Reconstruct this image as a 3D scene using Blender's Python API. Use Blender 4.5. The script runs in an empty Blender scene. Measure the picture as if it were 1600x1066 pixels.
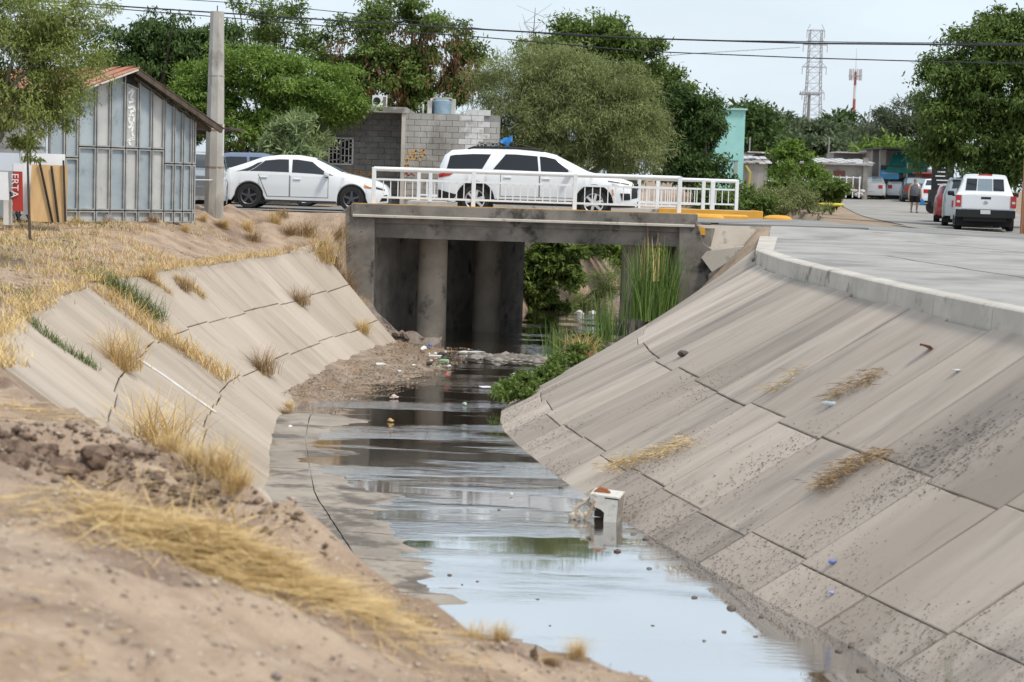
import bpy, bmesh, math, random
import numpy as np
from mathutils import Vector, Matrix
random.seed(7); RNG = np.random.default_rng(11)
R_ = math.radians
scene = bpy.context.scene
COL = scene.collection

# ------------------------------------------------------------------ camera
CAM = Vector((0.0, 0.0, 1.30)); FPX = 3000.0; PITCH = R_(4.93); ROLL = R_(1.8)
_r = Vector((1, 0, 0)); _f = Vector((0, math.cos(PITCH), -math.sin(PITCH))); _u = Vector((0, math.sin(PITCH), math.cos(PITCH)))
C_R = _r*math.cos(ROLL) + _u*math.sin(ROLL); C_U = -_r*math.sin(ROLL) + _u*math.cos(ROLL)
cd = bpy.data.cameras.new("camera"); cam = bpy.data.objects.new("camera", cd); COL.objects.link(cam)
m3 = Matrix((C_R, C_U, -_f)).transposed()
cam.matrix_world = Matrix.Translation(CAM) @ m3.to_4x4()
cd.sensor_width = 36.0; cd.lens = 36.0*FPX/1600.0; cd.clip_start = 0.1; cd.clip_end = 3000
cd.dof.use_dof = True; cd.dof.focus_distance = 44.0; cd.dof.aperture_fstop = 2.7
scene.camera = cam
# ------------------------------------------------------------------ world, sun, exposure
SUN_EL, SUN_AZ = R_(58), R_(128)          # azimuth clockwise from +Y: light from the right, behind the camera
w = bpy.data.worlds.new("World"); scene.world = w; w.use_nodes = True
nt = w.node_tree; nt.nodes.clear()
def wn(t, **k):
    n = nt.nodes.new(t)
    for a, b in k.items(): setattr(n, a, b)
    return n
sky = wn('ShaderNodeTexSky', sky_type='NISHITA', sun_disc=False, sun_elevation=SUN_EL, sun_rotation=SUN_AZ, air_density=1.0, dust_density=3.0, ozone_density=1.0)
tc = wn('ShaderNodeTexCoord'); mp = wn('ShaderNodeMapping'); mp.inputs['Scale'].default_value = (1.0, 1.0, 3.2)
cn = wn('ShaderNodeTexNoise'); cn.inputs['Scale'].default_value = 2.3; cn.inputs['Detail'].default_value = 7; cn.inputs['Roughness'].default_value = .55
cr = wn('ShaderNodeMapRange'); cr.inputs[1].default_value = .33; cr.inputs[2].default_value = .68; cr.inputs[3].default_value = .70; cr.inputs[4].default_value = .97
mx = wn('ShaderNodeMix', data_type='RGBA'); mx.inputs[7].default_value = (7.5, 8.5, 9.35, 1)      # thin bright overcast veil
bg = wn('ShaderNodeBackground'); bg.inputs[1].default_value = 0.116
out = wn('ShaderNodeOutputWorld')
L = nt.links.new
L(tc.outputs['Generated'], mp.inputs[0]); L(mp.outputs[0], cn.inputs[0]); L(cn.outputs[0], cr.inputs[0]); L(cr.outputs[0], mx.inputs[0])
L(sky.outputs[0], mx.inputs[6]); L(mx.outputs[2], bg.inputs[0]); L(bg.outputs[0], out.inputs[0])
sl = bpy.data.lights.new("sun", 'SUN'); sl.energy = 2.7; sl.angle = R_(10); sl.color = (1, .93, .82)
sun = bpy.data.objects.new("sun", sl); COL.objects.link(sun); sun.location = (30, -30, 60)
sd = Vector((math.sin(SUN_AZ)*math.cos(SUN_EL), math.cos(SUN_AZ)*math.cos(SUN_EL), math.sin(SUN_EL)))
sun.rotation_euler = sd.to_track_quat('Z', 'Y').to_euler()
scene.view_settings.view_transform = 'Standard'; scene.view_settings.look = 'None'
scene.view_settings.exposure = 0.08; scene.view_settings.gamma = 1.0
scene.cycles.use_denoising = True; scene.cycles.max_bounces = 6; scene.cycles.transparent_max_bounces = 6

# ------------------------------------------------------------------ pixel -> place helpers (photo pixels 1600 x 1066)
def ray(px, py):
    return C_R*((px-800)/FPX) + C_U*((533-py)/FPX) + _f
def at(px, py, Y):
    d = ray(px, py); return CAM + d*(Y/d.y)
def atz(px, py, z):
    d = ray(px, py); return CAM + d*((z-CAM.z)/d.z)

# ------------------------------------------------------------------ value noise (numpy)
_G = np.random.default_rng(3).random((256, 256))
def vnoise(x, y, s=1.0):
    x = np.asarray(x, float)*s + 1000; y = np.asarray(y, float)*s + 1000
    xi = np.floor(x).astype(int); yi = np.floor(y).astype(int); fx = x-xi; fy = y-yi
    fx = fx*fx*(3-2*fx); fy = fy*fy*(3-2*fy)
    g = lambda a, b: _G[a % 256, b % 256]
    return (g(xi, yi)*(1-fx)+g(xi+1, yi)*fx)*(1-fy) + (g(xi, yi+1)*(1-fx)+g(xi+1, yi+1)*fx)*fy - .5
def fbm(x, y, s=1.0, o=4):
    r = 0; a = 1
    for k in range(o): r = r + a*vnoise(x, y, s*2**k); a *= .5
    return r
def sstep(a, b, x):
    t = np.clip((np.asarray(x, float)-a)/(b-a), 0, 1); return t*t*(3-2*t)

# ------------------------------------------------------------------ tagging
def tag(o, label=None, cat=None, group=None, kind=None):
    if label: o['label'] = label
    if cat: o['category'] = cat
    if group: o['group'] = group
    if kind: o['kind'] = kind
    return o
def thing(name, label, cat, loc=(0, 0, 0), rz=0, group=None):
    o = bpy.data.objects.new(name, None); COL.objects.link(o); o.empty_display_size = .2
    o.location = loc; o.rotation_euler = (0, 0, rz); return tag(o, label, cat, group)
def link(name, me, mat=None, parent=None, smooth=False, sharp=None):
    o = bpy.data.objects.new(name, me); COL.objects.link(o)
    if mat is not None: me.materials.append(mat)
    if smooth:
        me.polygons.foreach_set('use_smooth', [True]*len(me.polygons))
        if sharp: me.set_sharp_from_angle(angle=R_(sharp))
    if parent is not None: o.parent = parent
    return o
def copy_tree(o, parent=None):
    c = o.copy(); COL.objects.link(c); c.parent = parent
    for ch in list(o.children): copy_tree(ch, c)
    return c
def npmesh(name, V, F):
    """V (n,3) array, F (m,k) array of same-size faces"""
    V = np.asarray(V, np.float32); F = np.asarray(F, np.int32)
    me = bpy.data.meshes.new(name); me.vertices.add(len(V)); me.vertices.foreach_set('co', V.ravel())
    k = F.shape[1]; me.loops.add(F.size); me.loops.foreach_set('vertex_index', F.ravel())
    me.polygons.add(len(F)); me.polygons.foreach_set('loop_start', np.arange(0, F.size, k, dtype=np.int32))
    me.update(calc_edges=True); me.validate(); return me
def gridmesh(name, P):
    """P (a,b,3) grid of points"""
    a, b, _ = P.shape; i = np.arange(a*b).reshape(a, b)
    F = np.stack([i[:-1, :-1], i[1:, :-1], i[1:, 1:], i[:-1, 1:]], -1).reshape(-1, 4)
    return npmesh(name, P.reshape(-1, 3), F)

class MB:
    """collects shapes; build() links them as ONE mesh object"""
    def __init__(s): s.v = []; s.f = []
    def add(s, V, F):
        n = len(s.v); s.v += [tuple(p) for p in V]; s.f += [tuple(i+n for i in f) for f in F]; return s
    def box(s, c, d, rot=None, taper=1.0):
        hx, hy, hz = d[0]/2, d[1]/2, d[2]/2
        P = [(-hx, -hy, -hz), (hx, -hy, -hz), (hx, hy, -hz), (-hx, hy, -hz), (-hx*taper, -hy*taper, hz), (hx*taper, -hy*taper, hz), (hx*taper, hy*taper, hz), (-hx*taper, hy*taper, hz)]
        Q = [Vector(p) for p in P]
        if rot is not None: Q = [rot @ q for q in Q]
        c = Vector(c); return s.add([q+c for q in Q], [(0, 3, 2, 1), (4, 5, 6, 7), (0, 1, 5, 4), (1, 2, 6, 5), (2, 3, 7, 6), (3, 0, 4, 7)])
    def bar(s, a, b, wx, wy=None, up=(0, 0, 1)):
        a = Vector(a); b = Vector(b); d = b-a; l = d.length; q = d.to_track_quat('Z', 'Y').to_matrix()
        return s.box((a+b)/2, (wx, wy or wx, l), q)
    def tube(s, pts, rad, n=8, cap=True):
        pts = [Vector(p) for p in pts]; rad = rad if hasattr(rad, '__len__') else [rad]*len(pts)
        V = []; F = []; ref = None
        for i, p in enumerate(pts):
            d = (pts[min(i+1, len(pts)-1)]-pts[max(i-1, 0)]).normalized()
            if ref is None: ref = Vector((1, 0, 0)) if abs(d.x) < .8 else Vector((0, 1, 0))
            u = (ref - d*ref.dot(d)).normalized(); v = d.cross(u); ref = u
            for k in range(n):
                a = 2*math.pi*k/n; V.append(p+(u*math.cos(a)+v*math.sin(a))*rad[i])
        for i in range(len(pts)-1):
            for k in range(n):
                k2 = (k+1) % n; F.append((i*n+k, i*n+k2, (i+1)*n+k2, (i+1)*n+k))
        if cap: F.append(tuple(range(n))[::-1]); F.append(tuple((len(pts)-1)*n+k for k in range(n)))
        return s.add(V, F)
    def lathe(s, prof, c=(0, 0, 0), n=20, axis='Z', cap=True):
        V = []; F = []; c = Vector(c)
        for r, z in prof:
            for k in range(n):
                a = 2*math.pi*k/n; x, y = r*math.cos(a), r*math.sin(a)
                V.append(c+(Vector((x, y, z)) if axis == 'Z' else Vector((x, z, y))))
        for i in range(len(prof)-1):
            for k in range(n):
                k2 = (k+1) % n; f = (i*n+k, i*n+k2, (i+1)*n+k2, (i+1)*n+k); F.append(f if axis == 'Z' else f[::-1])
        if cap: F.append(tuple(range(n))[::-1]); F.append(tuple((len(prof)-1)*n+k for k in range(n)))
        return s.add(V, F)
    def prism(s, poly, a, b):
        """poly: list of 3D points; extruded by vector from +a to +b"""
        n = len(poly); a = Vector(a); b = Vector(b)
        V = [Vector(p)+a for p in poly]+[Vector(p)+b for p in poly]
        F = [tuple(range(n))[::-1], tuple(range(n, 2*n))]+[(i, (i+1) % n, n+(i+1) % n, n+i) for i in range(n)]
        return s.add(V, F)
    def rock(s, c, r, seed=0, sub=1, flat=.7):
        rg = random.Random(seed); bm = bmesh.new(); bmesh.ops.create_icosphere(bm, subdivisions=sub, radius=1)
        sx, sy = rg.uniform(.7, 1.2), rg.uniform(.7, 1.2); V = []
        for v in bm.verts:
            k = rg.uniform(.75, 1.2); V.append((c[0]+v.co.x*r*sx*k, c[1]+v.co.y*r*sy*k, c[2]+v.co.z*r*flat*k))
        bm.verts.index_update(); F = [tuple(v.index for v in f.verts) for f in bm.faces]; bm.free(); return s.add(V, F)
    def mesh(s, name):
        me = bpy.data.meshes.new(name); me.from_pydata([tuple(p) for p in s.v], [], s.f); me.update()
        bm = bmesh.new(); bm.from_mesh(me); bmesh.ops.recalc_face_normals(bm, faces=bm.faces); bm.to_mesh(me); bm.free(); return me
    def build(s, name, mat=None, parent=None, smooth=False, sharp=35, bevel=0):
        o = link(name, s.mesh(name), mat, parent, smooth, sharp)
        if bevel:
            m = o.modifiers.new('bevel', 'BEVEL'); m.width = bevel; m.segments = 2; m.limit_method = 'ANGLE'
        return o

# ------------------------------------------------------------------ materials
def newmat(name):
    m = bpy.data.materials.new(name); m.use_nodes = True; n = m.node_tree; n.nodes.clear(); return m, n
MATS = {}
def M(name, c1, c2=None, scale=4.0, rough=.8, bump=0.0, bscale=30.0, metal=0.0, spec=.4, rnd=0.0, coord='Object', stretch=(1, 1, 1), c3=None, s3=1.0, t3=(.5, .62), detail=6, coat=0, speck=None, rot=None):
    if name in MATS: return MATS[name]
    m, n = newmat(name); N = n.nodes.new; K = n.links.new
    o = N('ShaderNodeOutputMaterial'); p = N('ShaderNodeBsdfPrincipled'); K(p.outputs[0], o.inputs[0])
    p.inputs['Roughness'].default_value = rough; p.inputs['Metallic'].default_value = metal; p.inputs['Specular IOR Level'].default_value = spec
    if coat: p.inputs['Coat Weight'].default_value = coat; p.inputs['Coat Roughness'].default_value = .05
    if coord == 'World': g = N('ShaderNodeNewGeometry'); src = g.outputs['Position']
    else: g = N('ShaderNodeTexCoord'); src = g.outputs['Object']
    mp = N('ShaderNodeMapping'); mp.inputs['Scale'].default_value = stretch; K(src, mp.inputs[0])
    if rot is not None: mp.vector_type = 'TEXTURE'; mp.inputs['Scale'].default_value = tuple(1/v for v in stretch); mp.inputs['Rotation'].default_value = (0, 0, rot)
    vec = mp.outputs[0]
    def noise(sc, det=6):
        t = N('ShaderNodeTexNoise'); t.inputs['Scale'].default_value = sc; t.inputs['Detail'].default_value = det; t.inputs['Roughness'].default_value = .62; K(vec, t.inputs[0]); return t.outputs[0]
    def mix(f, a, b):
        x = N('ShaderNodeMix'); x.data_type = 'RGBA'
        for s, v in ((0, f), (6, a), (7, b)):
            if isinstance(v, (tuple, list)): x.inputs[s].default_value = (*v[:3], 1)
            elif isinstance(v, (int, float)): x.inputs[s].default_value = v
            else: K(v, x.inputs[s])
        return x.outputs[2]
    def ramp(v, a, b):
        r = N('ShaderNodeMapRange'); r.interpolation_type = 'SMOOTHSTEP'; r.inputs[1].default_value = a; r.inputs[2].default_value = b; K(v, r.inputs[0]); return r.outputs[0]
    col = tuple(c1)
    if c2 is not None: col = mix(ramp(noise(scale, detail), .32, .68), c1, c2)
    if c3 is not None: col = mix(ramp(noise(s3, 8), *t3), col, c3)
    if speck is not None: col = mix(ramp(noise(speck[1], 3), speck[2], speck[2]+.06), col, speck[0])
    if rnd:
        oi = N('ShaderNodeObjectInfo'); h = N('ShaderNodeHueSaturation'); r = N('ShaderNodeMapRange')
        r.inputs[3].default_value = 1-rnd; r.inputs[4].default_value = 1+rnd; K(oi.outputs['Random'], r.inputs[0]); K(r.outputs[0], h.inputs['Value'])
        if isinstance(col, tuple): h.inputs['Color'].default_value = (*col[:3], 1)
        else: K(col, h.inputs['Color'])
        col = h.outputs[0]
    if isinstance(col, tuple): p.inputs['Base Color'].default_value = (*col[:3], 1)
    else: K(col, p.inputs['Base Color'])
    if bump:
        b = N('ShaderNodeBump'); b.inputs['Strength'].default_value = 1.0; b.inputs['Distance'].default_value = bump; K(noise(bscale, 5), b.inputs['Height']); K(b.outputs[0], p.inputs['Normal'])
    MATS[name] = m; return m
def leafmat(name, dark, light, third=None, trans=.3):
    m, n = newmat(name); N = n.nodes.new; K = n.links.new
    o = N('ShaderNodeOutputMaterial'); a = N('ShaderNodeAttribute'); a.attribute_name = 'tint'
    x = N('ShaderNodeValToRGB'); e = x.color_ramp.elements; e[0].color = (*dark, 1); e[0].position = 0; e[1].color = (*light, 1); e[1].position = .85 if third else 1
    if third: q = x.color_ramp.elements.new(.93); q.color = (*third, 1)
    K(a.outputs['Fac'], x.inputs[0])
    d = N('ShaderNodeBsdfPrincipled'); d.inputs['Roughness'].default_value = .55; d.inputs['Specular IOR Level'].default_value = .25; K(x.outputs[0], d.inputs['Base Color'])
    t = N('ShaderNodeBsdfTranslucent'); K(x.outputs[0], t.inputs[0]); mxs = N('ShaderNodeMixShader'); mxs.inputs[0].default_value = trans
    K(d.outputs[0], mxs.inputs[1]); K(t.outputs[0], mxs.inputs[2]); K(mxs.outputs[0], o.inputs[0]); MATS[name] = m; return m
def glassmat(name, col, rough=.04):
    return M(name, col, rough=rough, spec=.5, coat=.15)

CONC_R = M('slope_concrete', (.35, .295, .248), (.445, .382, .328), .8, .9, .004, 40, coord='World', rnd=.20, c3=(.215, .188, .168), s3=1.1, t3=(.48, .76), stretch=(.26, 1.6, .26), rot=R_(-22))
CONC_L = M('left_slope_concrete', (.37, .31, .255), (.45, .385, .325), .6, .9, .004, 26, coord='World', rnd=.07, c3=(.31, .255, .205), s3=1.0, t3=(.52, .72), stretch=(.35, 1.4, .35))
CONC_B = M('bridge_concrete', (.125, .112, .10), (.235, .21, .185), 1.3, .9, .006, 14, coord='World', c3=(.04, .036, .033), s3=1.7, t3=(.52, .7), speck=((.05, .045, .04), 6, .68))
CONC_W = M('kerb_concrete', (.40, .37, .33), (.52, .48, .43), 1.0, .85, .004, 20, coord='World', c3=(.20, .18, .16), s3=2.4, t3=(.55, .72))
DIRT = M('dirt', (.235, .165, .115), (.36, .27, .195), 1.2, .95, .03, 9, coord='World', c3=(.17, .115, .08), s3=.5, t3=(.5, .75), speck=((.45, .38, .31), 22, .66))
GRAVEL = M('gravel_mat', (.22, .18, .15), (.36, .30, .26), 9, .9, .01, 40, coord='World')
SOIL = M('dark_soil', (.075, .055, .042), (.15, .11, .085), 3, .95, .03, 14, coord='World')
ASPH = M('asphalt', (.20, .195, .19), (.27, .262, .255), .5, .9, .003, 60, coord='World', c3=(.15, .147, .145), s3=.25, t3=(.52, .7))
PAVE = M('pavement_concrete', (.27, .262, .25), (.36, .347, .33), .7, .88, .003, 50, coord='World', c3=(.205, .197, .188), s3=.45, t3=(.5, .66))
SIDE = M('worn_road', (.235, .222, .208), (.315, .297, .275), .35, .92, .006, 30, coord='World', c3=(.22, .205, .19), s3=.2, t3=(.5, .72))
WHITEP = M('white_paint', (.72, .73, .75), (.80, .80, .80), 3, .45, c3=(.52, .50, .47), s3=5, t3=(.62, .8))
YELLOWP = M('yellow_kerb_paint', (.62, .30, .035), (.72, .38, .06), 2, .7, coord='World', c3=(.42, .22, .06), s3=4, t3=(.58, .75))
BLACK = M('black_plastic', (.012, .012, .013), rough=.5)
RUBBER = M('rubber', (.018, .018, .019), (.03, .029, .028), 8, .85)
CHROME = M('silver_rim', (.55, .56, .58), rough=.3, metal=.8)
# ================================================================== THE SETTING
WZ = -3.05                                   # water level
ip = np.interp
# left bank edge (crest) and toe, right bank edge and toe, as functions of Y
LCY = [-8, 8, 9.6, 10.4, 11, 11.6, 12, 12.8, 16, 18.6, 21, 25, 28, 32, 38, 45, 47.6, 48.4, 58.6, 62, 70, 90, 110, 128]
LCX = [2.4, 1.95, 1.35, .75, -.1, -.75, -1.4, -2.0, -4.3, -5.1, -5.8, -6.45, -6.8, -7.1, -6.5, -5.6, -4.7, -4.3, -.05, -1.6, 1.0, 5.2, 8.0, 12]
LCZ = [-1.7, -1.62, -1.5, -1.42, -1.37, -1.22, -1.05, -.78, -.55, -.57, -.6, -.6, -.6, -.6, -.6, -.63, -.3, .2, .2, .15, .1, .2, .5, .6]
LTY = [-8, 8, 11, 14, 17, 21, 25.5, 30.6, 33.7, 40, 47, 48.4, 58.6, 62, 70, 90, 110, 128]
LTX = [4.2, 3.6, 2.0, .5, -.8, -2.2, -3.15, -3.77, -4.0, -3.5, -2.6, -4.15, .1, .3, 3.2, 7.4, 9.5, 12.05]
RCY = [-8, 8, 14, 18, 21.4, 24.6, 28.7, 31.2, 33.3, 37, 42, 48.7, 58.6, 70, 90, 110, 128]
RCX = [10.5, 8.0, 6.6, 5.85, 5.42, 5.08, 4.82, 4.68, 4.60, 4.66, 5.2, 6.15, 9.2, 11.2, 13.0, 13.6, 12.1]
RTY = [-8, 8, 14, 18.1, 20.7, 24, 27.8, 30.5, 33, 36, 40, 44, 48.4, 58.6, 70, 90, 110, 128]
RTX = [9.2, 6.2, 4.45, 3.2, 2.42, 1.48, .62, .1, -.27, -.25, .5, 1.6, 3.0, 6.4, 8.6, 10.6, 11.2, 12.06]
def lcx(y): return ip(y, LCY, LCX)
def lcz(y): return ip(y, LCY, LCZ)
def ltx(y): return ip(y, LTY, LTX)
def rcx(y): return ip(y, RCY, RCX)
def rtx(y): return ip(y, RTY, RTX)
def rise(y): return .62*sstep(78, 135, y) + .5*sstep(135, 320, y)
def zflat_l(x, y):
    return ip(y, [-8, 8, 16, 24, 30, 36, 42, 47, 60], [-.38, -.38, -.42, -.5, -.45, -.22, .05, .2, .2]) + rise(y)
def zground_l(x, y):
    """height of the left bank at x,y"""
    d = lcx(y) - x                            # metres back from the edge
    wdt = ip(y, [0, 9, 13, 18, 25, 48, 60], [4.6, 4.4, 3.2, 2.2, 2.0, 2.2, 1])
    t = sstep(0, 1, d/wdt); z = lcz(y)*(1-t) + zflat_l(x, y)*t
    rough = ip(y, [0, 20, 40, 47, 49], [1, 1, .8, .5, .0])
    z = z + rough*(.10*fbm(x, y, .9, 4) + .06*fbm(x+50, y, 3.1, 4) + .06*fbm(x+20, y+7, 6.0, 3)) + .35*fbm(x, y, 1.7, 4)*np.exp(-((y-46.6)/1.5)**2)*(1-sstep(3.0, 5.5, d))*(d > -.1)
    hump = .26*np.exp(-(((x+3.0)/1.7)**2+((y-12.3)/1.1)**2)) + .16*np.exp(-(((x+1.6)/1.0)**2+((y-11.7)/.7)**2))
    return z + hump*(.7+fbm(x, y, 2.2, 3))
def zground_r(x, y):
    base = .22*(1-sstep(7.5, 16, x))*sstep(46.5, 49, y)
    return base + rise(y)

# --- left ground: one sheet from beside the camera to the horizon
ys = np.concatenate([np.arange(-8, 16, .14), np.arange(16, 48.4, .3), [48.4, 50, 52, 54, 56, 58.6], np.arange(61, 120, 3), [130, 150, 180, 220, 300, 420, 650, 1200]])
us = np.concatenate([np.linspace(0, 1, 60)**1.5*9, np.linspace(9.6, 40, 26), [50, 70, 100, 160, 300, 700]])
P = np.zeros((len(ys), len(us)+14, 3))
for i, y in enumerate(ys):
    cx = lcx(y); tx = ltx(y); x = cx-us[::-1]; z = zground_l(x, y)
    t = np.linspace(0, 1, 15)[1:]; xs2 = cx+(tx-cx)*t; zs2 = (z[-1])*(1-t)+(WZ-.25)*t
    drop = .14*np.sin(np.clip(t*1.2, 0, 1)*math.pi)
    rough = 1.0 if y < 23.5 else .25
    zs2 = zs2 - (drop if y > 17 else drop*.3) - (.1 if y > 20 and y < 47 else 0) + rough*.12*fbm(xs2, y+0*xs2, 1.4, 3)*np.sin(t*math.pi)
    P[i, :, 0] = np.concatenate([x, xs2]); P[i, :, 1] = y; P[i, :, 2] = np.concatenate([z, zs2])
GROUNDM = M('bank_ground', (.275, .195, .14), (.43, .325, .24), 1.9, .95, .045, 13, coord='World', c3=(.20, .135, .098), s3=.9, t3=(.52, .68), speck=((.52, .44, .37), 34, .63))
tag(link('ground', gridmesh('ground', P), GROUNDM, smooth=True), 'dusty tan dirt bank with dry grass left of the channel', kind='structure')
# --- right ground
xs_r = np.concatenate([np.linspace(0, 12, 30), [14, 17, 20, 25, 32, 45, 70, 120, 300, 700]])
P = np.zeros((len(ys), len(xs_r)+8, 3))
for i, y in enumerate(ys):
    cx = rcx(y)+(.2 if y < 47 else 0); tx = rtx(y); x = cx+xs_r; z = zground_r(x, y)-.012
    t = np.linspace(1, 0, 9)[:-1]; x2 = cx+(tx-cx)*t; zt = -.3 if y < 46 else z[0]
    if y < 47: t[-1] = 0.0; x2 = (cx-.22)+(tx-cx+.22)*t
    z2 = zt*(1-t)+(WZ-.25)*t - (.14 if y < 47 else .02)
    P[i, :, 0] = np.concatenate([x2, x]); P[i, :, 1] = y; P[i, :, 2] = np.concatenate([z2, z])
tag(link('ground', gridmesh('ground', P), DIRT, smooth=True), 'packed grey brown earth under the road right of the channel', kind='structure')

# --- concrete lined slopes: each cast panel is a piece
def slab(name, a, b, c, d, mat, parent, thick=.11, gap=.014, seed=0, n=5):
    """panel with corners a (top,left) b (top,right) c (bottom,right) d (bottom,left), ragged edges"""
    rg = random.Random(seed); a, b, c, d = map(Vector, (a, b, c, d)); ctr = (a+b+c+d)/4
    nrm = (b-a).cross(d-a).normalized()
    if nrm.z < 0: nrm = -nrm
    off = nrm*rg.uniform(-.005, .005); ring = []
    for p, q in ((a, b), (b, c), (c, d), (d, a)):
        for k in range(n):
            t = k/n; e = p.lerp(q, t); inw = (ctr-e).normalized()*(gap+rg.random()**4*.010); ring.append(e+inw+off)
    m = MB(); N_ = len(ring)
    inner = [p+(ctr-p).normalized()*.012+nrm*.0 for p in ring]; lower = [p-nrm*.012 for p in ring]; bot = [p-nrm*thick for p in ring]
    V = inner+lower+bot; F = [tuple(range(N_))]
    for k in range(N_):
        j = (k+1) % N_; F.append((k, N_+k, N_+j, j)); F.append((N_+k, 2*N_+k, 2*N_+j, N_+j))
    m.add(V, F); return m.build(name, mat, parent)
# right: strips from kerb to toe
emb = thing('embankment', 'grey concrete panelled embankment sloping down from the kerb on the right', None); emb['kind'] = 'structure'
kY = [12.4+1.52*i for i in range(16)]+[36.6, 38.2, 40, 42, 44.6, 47.4]
rows = [0, .47, .83, 1.0]
def rpt(y, f):
    a = Vector((rcx(y), y, -.24)); ty = y+1.7*ip(y, [13, 33, 40, 48], [1, 1, .55, .3]); b = Vector((rtx(ty), ty, WZ-.06))
    p = a.lerp(b, f); p.z -= .05*math.sin(math.pi*f); return p
for i in range(len(kY)-1):
    for j in range(3):
        f0 = rows[j]+.012*math.sin(i*2.3+j); f1 = rows[j+1]+(.012*math.sin(i*2.3+j+1) if j < 2 else 0)
        slab('concrete_panel', rpt(kY[i+1], f0), rpt(kY[i], f0), rpt(kY[i], f1), rpt(kY[i+1], f1), CONC_R, emb, seed=i*7+j, gap=.006)
# left
embl = thing('embankment', 'sun bleached tan concrete panelled embankment with dry tufts below the shed', None); embl['kind'] = 'structure'
lY = [14.2+1.42*i for i in range(24)]; lrows = [0, .36, .70, 1.0]
def lpt(y, f):
    a = Vector((lcx(y)+.12, y, lcz(y)-.09)); b = Vector((ltx(y), y, WZ-.03)); p = a.lerp(b, f); p.z -= .05*math.sin(math.pi*f); return p
for i in range(len(lY)-1):
    for j in range(3):
        f0 = lrows[j]+.009*math.sin(i*1.9+j*3); f1 = lrows[j+1]+(.009*math.sin(i*1.9+j*3+3) if j < 2 else 0)
        if (lY[i] < 18.2 and j == 0) or (lY[i] < 15.5 and j == 1): continue
        slab('concrete_panel', lpt(lY[i], f0), lpt(lY[i+1], f0), lpt(lY[i+1], f1), lpt(lY[i], f1), CONC_L, embl, seed=300+i*7+j, gap=.006)
# channel floor slabs, dipping under the water towards the right
def floor_z(x, y):
    f = (x-ltx(y))/(rtx(y)-ltx(y))
    e = ip(y, [8, 11, 15, 18.5, 20.5, 24, 27, 29, 34, 36, 60], [-.05, .0, .005, .0, .022, .034, .018, .006, .012, -.05, -.06])   # dry margin on the left
    rif = .030*np.exp(-((y-25.6)/.5)**2)+.028*np.exp(-((y-29.3)/.5)**2)+.03*np.exp(-((y-33.2)/.45)**2)+.02*np.exp(-((y-36)/.4)**2)+.03*np.exp(-((y-17.2)/.6)**2)
    z = WZ - .055 + (e+.055)*(1-sstep(.05, .62, f)) + rif*.9 + .02*fbm(x, y, .8, 3) + .018*fbm(x*.7, y*1.6, 2.6, 3)
    return z
fl = thing('channel_floor', 'wet concrete slab floor of the drainage channel', None); fl['kind'] = 'structure'
FLOORM = M('wet_floor', (.23, .19, .15), (.35, .295, .24), 1.1, .5, .006, 20, coord='World', c3=(.10, .078, .058), s3=1.4, t3=(.47, .62))
fy = [10+1.6*k for k in range(16)]
for i in range(len(fy)-1):
    for j, (f0, f1) in enumerate(((-.03, .13), (.13, .42), (.42, .72), (.72, 1.05))):
        g = .009; n1, n2 = 16, 14; Q = np.zeros((n1, n2, 3))
        for a in range(n1):
            y = fy[i]+g+(fy[i+1]-fy[i]-2*g)*a/(n1-1)
            for b in range(n2):
                f = f0+(f1-f0)*b/(n2-1); wd = rtx(y)-ltx(y); x = ltx(y)+wd*f+(g if b == 0 else -g if b == n2-1 else 0); Q[a, b] = (x, y, floor_z(x, y))
        link('floor_slab', gridmesh('floor_slab', Q), FLOORM, fl, smooth=True)
yy = np.concatenate([np.arange(-8, 10, 1.5), np.arange(10, 36, .8), np.arange(36, 120, 2.)]); Q = np.zeros((len(yy), 9, 3))
for i, y in enumerate(yy):
    for b in range(9):
        f = -.08+1.16*b/8; x = ltx(y)+(rtx(y)-ltx(y))*f; Q[i, b] = (x, y, (floor_z(x, y) if 10 < y < 34 else WZ-.1)-.05)
tag(link('channel_bed', gridmesh('channel_bed', Q), M('bed_mud', (.10, .075, .055), (.17, .135, .10), 2, .8, .01, 20, coord='World'), smooth=True), 'dark mud bed under the channel slabs', kind='structure')
# water
wm, n = newmat('shallow_water'); N = n.nodes.new; K = n.links.new
o = N('ShaderNodeOutputMaterial'); p = N('ShaderNodeBsdfPrincipled'); gl = N('ShaderNodeBsdfGlossy'); gl.inputs['Color'].default_value = (.93, .95, .97, 1); gl.inputs['Roughness'].default_value = .03; mxw = N('ShaderNodeMixShader'); mxw.inputs[0].default_value = .62; K(p.outputs[0], mxw.inputs[1]); K(gl.outputs[0], mxw.inputs[2]); K(mxw.outputs[0], o.inputs[0])
p.inputs['Base Color'].default_value = (.05, .038, .026, 1); p.inputs['Roughness'].default_value = .03; p.inputs['IOR'].default_value = 3.2; p.inputs['Specular IOR Level'].default_value = .5
g = N('ShaderNodeNewGeometry'); mp1 = N('ShaderNodeMapping'); mp1.inputs['Scale'].default_value = (1.6, 9.0, 1); K(g.outputs['Position'], mp1.inputs[0])
n1 = N('ShaderNodeTexNoise'); n1.inputs['Scale'].default_value = 2.2; n1.inputs['Detail'].default_value = 5; K(mp1.outputs[0], n1.inputs[0])
mp2 = N('ShaderNodeMapping'); mp2.inputs['Scale'].default_value = (.22, .85, 1); mp2.inputs['Location'].default_value = (3.1, 1.7, 0); K(g.outputs['Position'], mp2.inputs[0])
n2 = N('ShaderNodeTexNoise'); n2.inputs['Scale'].default_value = 1.0; n2.inputs['Detail'].default_value = 5; K(mp2.outputs[0], n2.inputs[0])
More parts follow.
